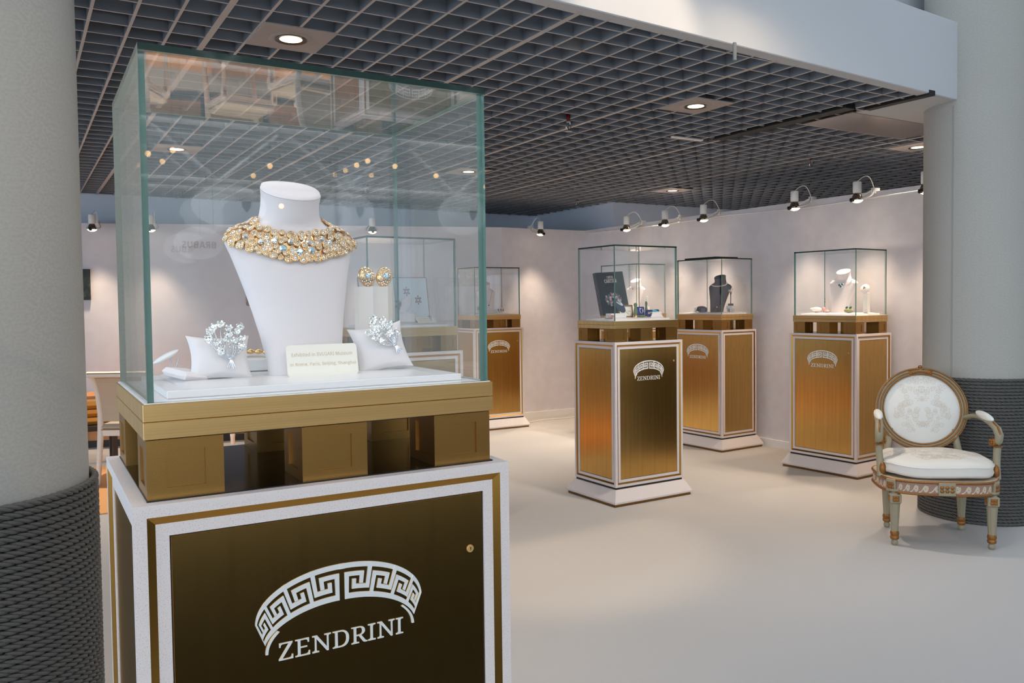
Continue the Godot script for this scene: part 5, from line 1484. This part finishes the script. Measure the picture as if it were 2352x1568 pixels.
func dining_chair() -> Node3D:
	var t := thing("dining_chair", "white and gilt chair with scrolled back seen left of the foreground case", "chair", Vector3(0.83, 0.0105, -7.29), deg_to_rad(150), "white and gilt chairs at the back")
	for s in [-1.0, 1.0]:
		var rp := []
		for q in [[0.0, -0.27], [0.20, -0.235], [0.42, -0.20], [0.55, -0.195], [0.70, -0.225], [0.80, -0.27], [0.865, -0.325]]: rp.append(Vector3(s * 0.215, q[0], q[1]))
		var b := MB.new(); b.tube(rp, [0.016, 0.019, 0.022, 0.021, 0.020, 0.020, 0.022], 8, false, Vector2(0.9, 1.2)); part("leg", b, M.chair_white, t)
		var f := MB.new(); f.lathe([[0, 0], [0.011, 0], [0.016, 0.02], [0.013, 0.05], [0.019, 0.28], [0.022, 0.30], [0.016, 0.315], [0.022, 0.33], [0, 0.33]], 14)
		f.box(Vector3(0, 0.372, 0), Vector3(0.044, 0.08, 0.044), 0.004)
		var fl := part("leg", f, M.chair_white, t, Transform3D(Basis.IDENTITY, Vector3(s * 0.215, 0, 0.20)))
		var g := MB.new()
		for k in 2: g.box(Vector3(0, 0.372, 0.022 - k * 0.044), Vector3(0.024, 0.05, 0.003), 0.001)
		g.lathe([[0.0162, 0.018], [0.018, 0.026], [0.0145, 0.036]], 14)
		part("gilt_rosette", g, M.gilt, fl)
		part("seat_rail", bx(Vector3(s * 0.215, 0.40, 0.0), Vector3(0.030, 0.050, 0.40), 0.004), M.chair_white, t)
		var ar := MB.new(); ar.ball(Vector3(s * 0.215, 0.60, -0.17), Vector3(0.018, 0.022, 0.022), 10, 6); part("boss", ar, M.chair_white, t)
	for z in [-0.20, 0.20]:
		var r := part("seat_rail", bx(Vector3(0, 0.40, z), Vector3(0.42, 0.050, 0.030), 0.004), M.chair_white, t)
		part("gilt_line", bx(Vector3(0, 0.425, z + signf(z) * 0.014), Vector3(0.42, 0.005, 0.006)), M.gilt, r)
	var se := MB.new(); se.box(Vector3(0, 0.445, 0.0), Vector3(0.45, 0.045, 0.43), 0.02); part("seat", se, M.linen, t)
	var rows := []
	for q in [[0.49, -0.197], [0.55, -0.195], [0.63, -0.207], [0.70, -0.225], [0.80, -0.27], [0.84, -0.30]]:
		rows.append([Vector3(-0.2, q[0], q[1] + 0.012), Vector3(0.2, q[0], q[1] + 0.012), Vector3(0.2, q[0], q[1] - 0.012), Vector3(-0.2, q[0], q[1] - 0.012)])
	var bk := MB.new()
	for j in rows.size() - 1:
		for i in 4: bk.quad(rows[j][i], rows[j][(i + 1) % 4], rows[j + 1][(i + 1) % 4], rows[j + 1][i])
	part("back_panel", bk, M.linen, t)
	var tr := MB.new(); tr.tube([Vector3(-0.245, 0.868, -0.325), Vector3(0.245, 0.868, -0.325)], 0.024, 12); var top := part("top_rail", tr, M.chair_white, t)
	var gl := MB.new()
	for s in [-1.0, 1.0]: gl.ball(Vector3(s * 0.246, 0.868, -0.325), Vector3(0.006, 0.022, 0.022), 12, 6)
	gl.tube([Vector3(-0.24, 0.846, -0.318), Vector3(0.24, 0.846, -0.318)], 0.005, 6); gl.tube([Vector3(-0.24, 0.878, -0.346), Vector3(0.24, 0.878, -0.346)], 0.004, 6)
	part("gilt_line", gl, M.gilt, top)
	return t

func dining_corner():
	var c := dining_chair()
	copy(c, "white and gilt chair hidden behind the foreground case, seen mirrored in its lid", Vector3(1.72, 0.0105, -7.40), deg_to_rad(8))
	copy(c, "white and gilt chair nearest the foreground case, back turned to the others", Vector3(2.05, 0.0105, -6.55), deg_to_rad(-165))
	var rg := MB.new(); rg.box(Vector3(1.3, 0.005, -7.1), Vector3(2.8, 0.010, 1.84), 0.003)
	tag(part("rug", rg, M.rug, self), "warm orange rug under the white and gilt chairs", "rug")
	# oak sideboard along the left partition
	var yaw := -0.2915
	var t := thing("sideboard", "long light-oak sideboard with dark uprights behind the white chairs", "sideboard", Vector3(1.75, 0, -9.05), yaw)
	part("top", bx(Vector3(0, 0.505, 0), Vector3(2.5, 0.03, 0.44), 0.004), M.oak, t)
	part("body", bx(Vector3(0, 0.28, -0.01), Vector3(2.44, 0.42, 0.40)), M.oak, t)
	for k in 5: part("upright", bx(Vector3(-1.2 + k * 0.6, 0.255, 0.198), Vector3(0.055, 0.47, 0.02), 0.002), M.dark_wood, t)
	part("plinth", bx(Vector3(0, 0.035, 0), Vector3(2.4, 0.07, 0.38)), M.dark_wood, t)
	var st := thing("folded_cloths", "stack of folded golden cloths behind the white scroll-back chair", "cloths", Vector3(0.52, 0.36, -8.25))
	for k in 3: part("cloth", bx(Vector3(0.01 * k, 0.035 + k * 0.07, 0), Vector3(0.34, 0.065, 0.26), 0.03), M.gold_cloth, st)
	var tb := thing("low_table", "dark low table under the golden cloths", "table", Vector3(0.52, 0, -8.25))
	part("top", bx(Vector3(0, 0.335, 0), Vector3(0.46, 0.05, 0.36), 0.006), M.dark_wood, tb)
	for s in [[-1, -1], [-1, 1], [1, -1], [1, 1]]: part("leg", bx(Vector3(s[0] * 0.2, 0.155, s[1] * 0.15), Vector3(0.04, 0.31, 0.04)), M.dark_wood, tb)

func small_things():
	# pictures on the left partition
	var yaw := -0.2915
	var d := Vector3(cos(yaw), 0, -sin(yaw)); var nrm := Vector3(sin(yaw), 0, cos(yaw))
	var a := Vector3(4.9, 0, -8.40)
	var on_wall := func(x: float, y: float, off: float) -> Transform3D:
		var p: Vector3 = a + d * ((x - 4.9) / d.x); p.y = y
		return Transform3D(Basis(Vector3.UP, yaw), p + nrm * off)
	var p1 := placed("painting", "dark unframed painting on the left partition beside the left pillar", "painting", on_wall.call(0.56, 1.633, 0.018))
	var im := Image.create(48, 64, false, Image.FORMAT_RGB8); im.fill(Color(0.05, 0.06, 0.06))
	var rng := RandomNumberGenerator.new(); rng.seed = 5
	for k in 60: _blot(im, Vector2(rng.randf() * 48, 16 + rng.randf() * 40), 3.0, Color(0.12, 0.16, 0.13) if k % 4 else Color(0.34, 0.32, 0.26), 1.0)
	var cm := mat(Color(1, 1, 1), 0.5); cm.albedo_texture = ImageTexture.create_from_image(im); cm.uv1_scale = Vector3(1 / 0.24, -1 / 0.32, 1)
	part("canvas", bx(Vector3.ZERO, Vector3(0.24, 0.32, 0.03), 0.001), cm, p1)
	var p2 := placed("painting", "small painting in an old gilt frame behind the gold collar bust", "painting", on_wall.call(2.29, 1.54, 0.03))
	var fr := MB.new()
	for s in [-1.0, 1.0]:
		fr.box(Vector3(0, s * 0.125, 0), Vector3(0.29, 0.05, 0.04), 0.012); fr.box(Vector3(s * 0.12, 0, 0), Vector3(0.05, 0.21, 0.04), 0.012)
	part("frame", fr, M.gilt, p2); part("canvas", bx(Vector3(0, 0, -0.005), Vector3(0.2, 0.21, 0.01)), M.brown, p2)
	# sprinklers under the cells
	var i := 0
	for q in [Vector3(3.16, 2.55, -4.525), Vector3(3.10, 2.55, -8.02), Vector3(5.91, 2.55, -4.83), Vector3(5.74, 2.55, -8.05)]:
		var t := thing("sprinkler", ["sprinkler head nearest the middle of the ceiling", "far sprinkler head right of the bust's neck", "sprinkler head near the right pillar", "sprinkler head at the bulkhead corner"][i], "sprinkler", q, 0, "ceiling sprinklers")
		var b := MB.new(); b.tube([Vector3(0, 0.03, 0), Vector3(0, 0.17, 0)], 0.012, 8); part("pipe", b, M.red_pipe, t)
		var f := MB.new(); f.lathe([[0, -0.034], [0.024, -0.034], [0.024, -0.031], [0.004, -0.030], [0.004, -0.026], [0, -0.026]], 14)
		for s in [-1.0, 1.0]: f.tube([Vector3(s * 0.006, -0.030, 0), Vector3(s * 0.018, -0.010, 0), Vector3(s * 0.014, 0.020, 0), Vector3(s * 0.006, 0.032, 0)], 0.003, 5)
		f.lathe([[0, 0.028], [0.016, 0.028], [0.016, 0.038], [0, 0.038]], 12)
		f.tube([Vector3(0, -0.026, 0), Vector3(0, 0.03, 0)], 0.0035, 6)
		part("frame", f, M.chrome, t)
		i += 1
	# black channel in the ceiling, bracket on the fascia, cable on the carpet
	var ch := MB.new(); ch.box(Vector3(4.56, 2.606, -4.0), Vector3(0.10, 0.03, 1.16), 0.002)
	tag(part("ceiling_channel", ch, M.black, self), "long black channel let into the ceiling cells right of the middle downlight", "channel")
	var c2 := MB.new(); c2.box(Vector3(4.69, 2.604, -3.18), Vector3(0.06, 0.03, 0.44), 0.002)
	tag(part("ceiling_channel", c2, M.black, self), "short black channel in the ceiling against the right pillar's soffit", "channel")
	var lt := MB.new(); lt.box(Vector3(4.33, 2.598, -4.66), Vector3(0.30, 0.012, 0.03), 0.002)
	tag(part("ceiling_strip", lt, M.paint_white, self), "short bright strip at the end of the long black channel", "strip")
	var br := MB.new(); br.box(Vector3(2.93, 2.56, -2.83), Vector3(0.018, 0.085, 0.012), 0.003)
	tag(part("hanger_bracket", br, M.grey, self), "small grey bracket hanging below the fascia edge", "bracket")
	var dm := thing("dome_lamp", "wide white dome lamp in front of the fascia, at the top edge", "lamp", Vector3(2.98, 2.93, -2.36))
	var ds := MB.new(); ds.lathe([[0.165, 0.0], [0.17, 0.004], [0.15, 0.06], [0.09, 0.11], [0.03, 0.13], [0.0, 0.13]], 40); part("shade", ds, M.paint_white, dm)
	var dl := MB.new(); dl.disc(Vector3(0, 0.012, 0), 0.12, 28, false); part("lamp_glass", dl, M.bulb, dm)
	var dr := MB.new(); dr.tube([Vector3(0, 0.13, 0), Vector3(0, HALL_TOP - 2.93, 0)], 0.006, 6); part("drop_rod", dr, M.grey, dm)
	spot("dome_lamp_light", Vector3(2.98, 2.925, -2.36), Vector3(2.98, 0, -2.5), Color(1.0, 0.88, 0.74), 0.9, 80, 0.1, 0.9)
	var cb := MB.new(); cb.tube([Vector3(4.95, 0.005, -8.05), Vector3(5.3, 0.005, -8.16), Vector3(5.6, 0.005, -8.10), Vector3(5.85, 0.005, -8.18), Vector3(6.05, 0.005, -8.1)], 0.005, 6)
	tag(part("cable", cb, M.paint_white, self), "white cable lying on the carpet beside the far case", "cable")
	var tc := MB.new(); tc.tube([Vector3(6.085, 2.23, -8.3), Vector3(6.085, 2.215, -7.0), Vector3(6.085, 2.23, -6.0), Vector3(6.085, 2.205, -5.0), Vector3(6.085, 2.225, -4.0), Vector3(6.085, 2.22, -3.3)], 0.006, 6)
	tag(part("cable", tc, M.paint_white, self), "white cable running along the top of the right partition", "cable")
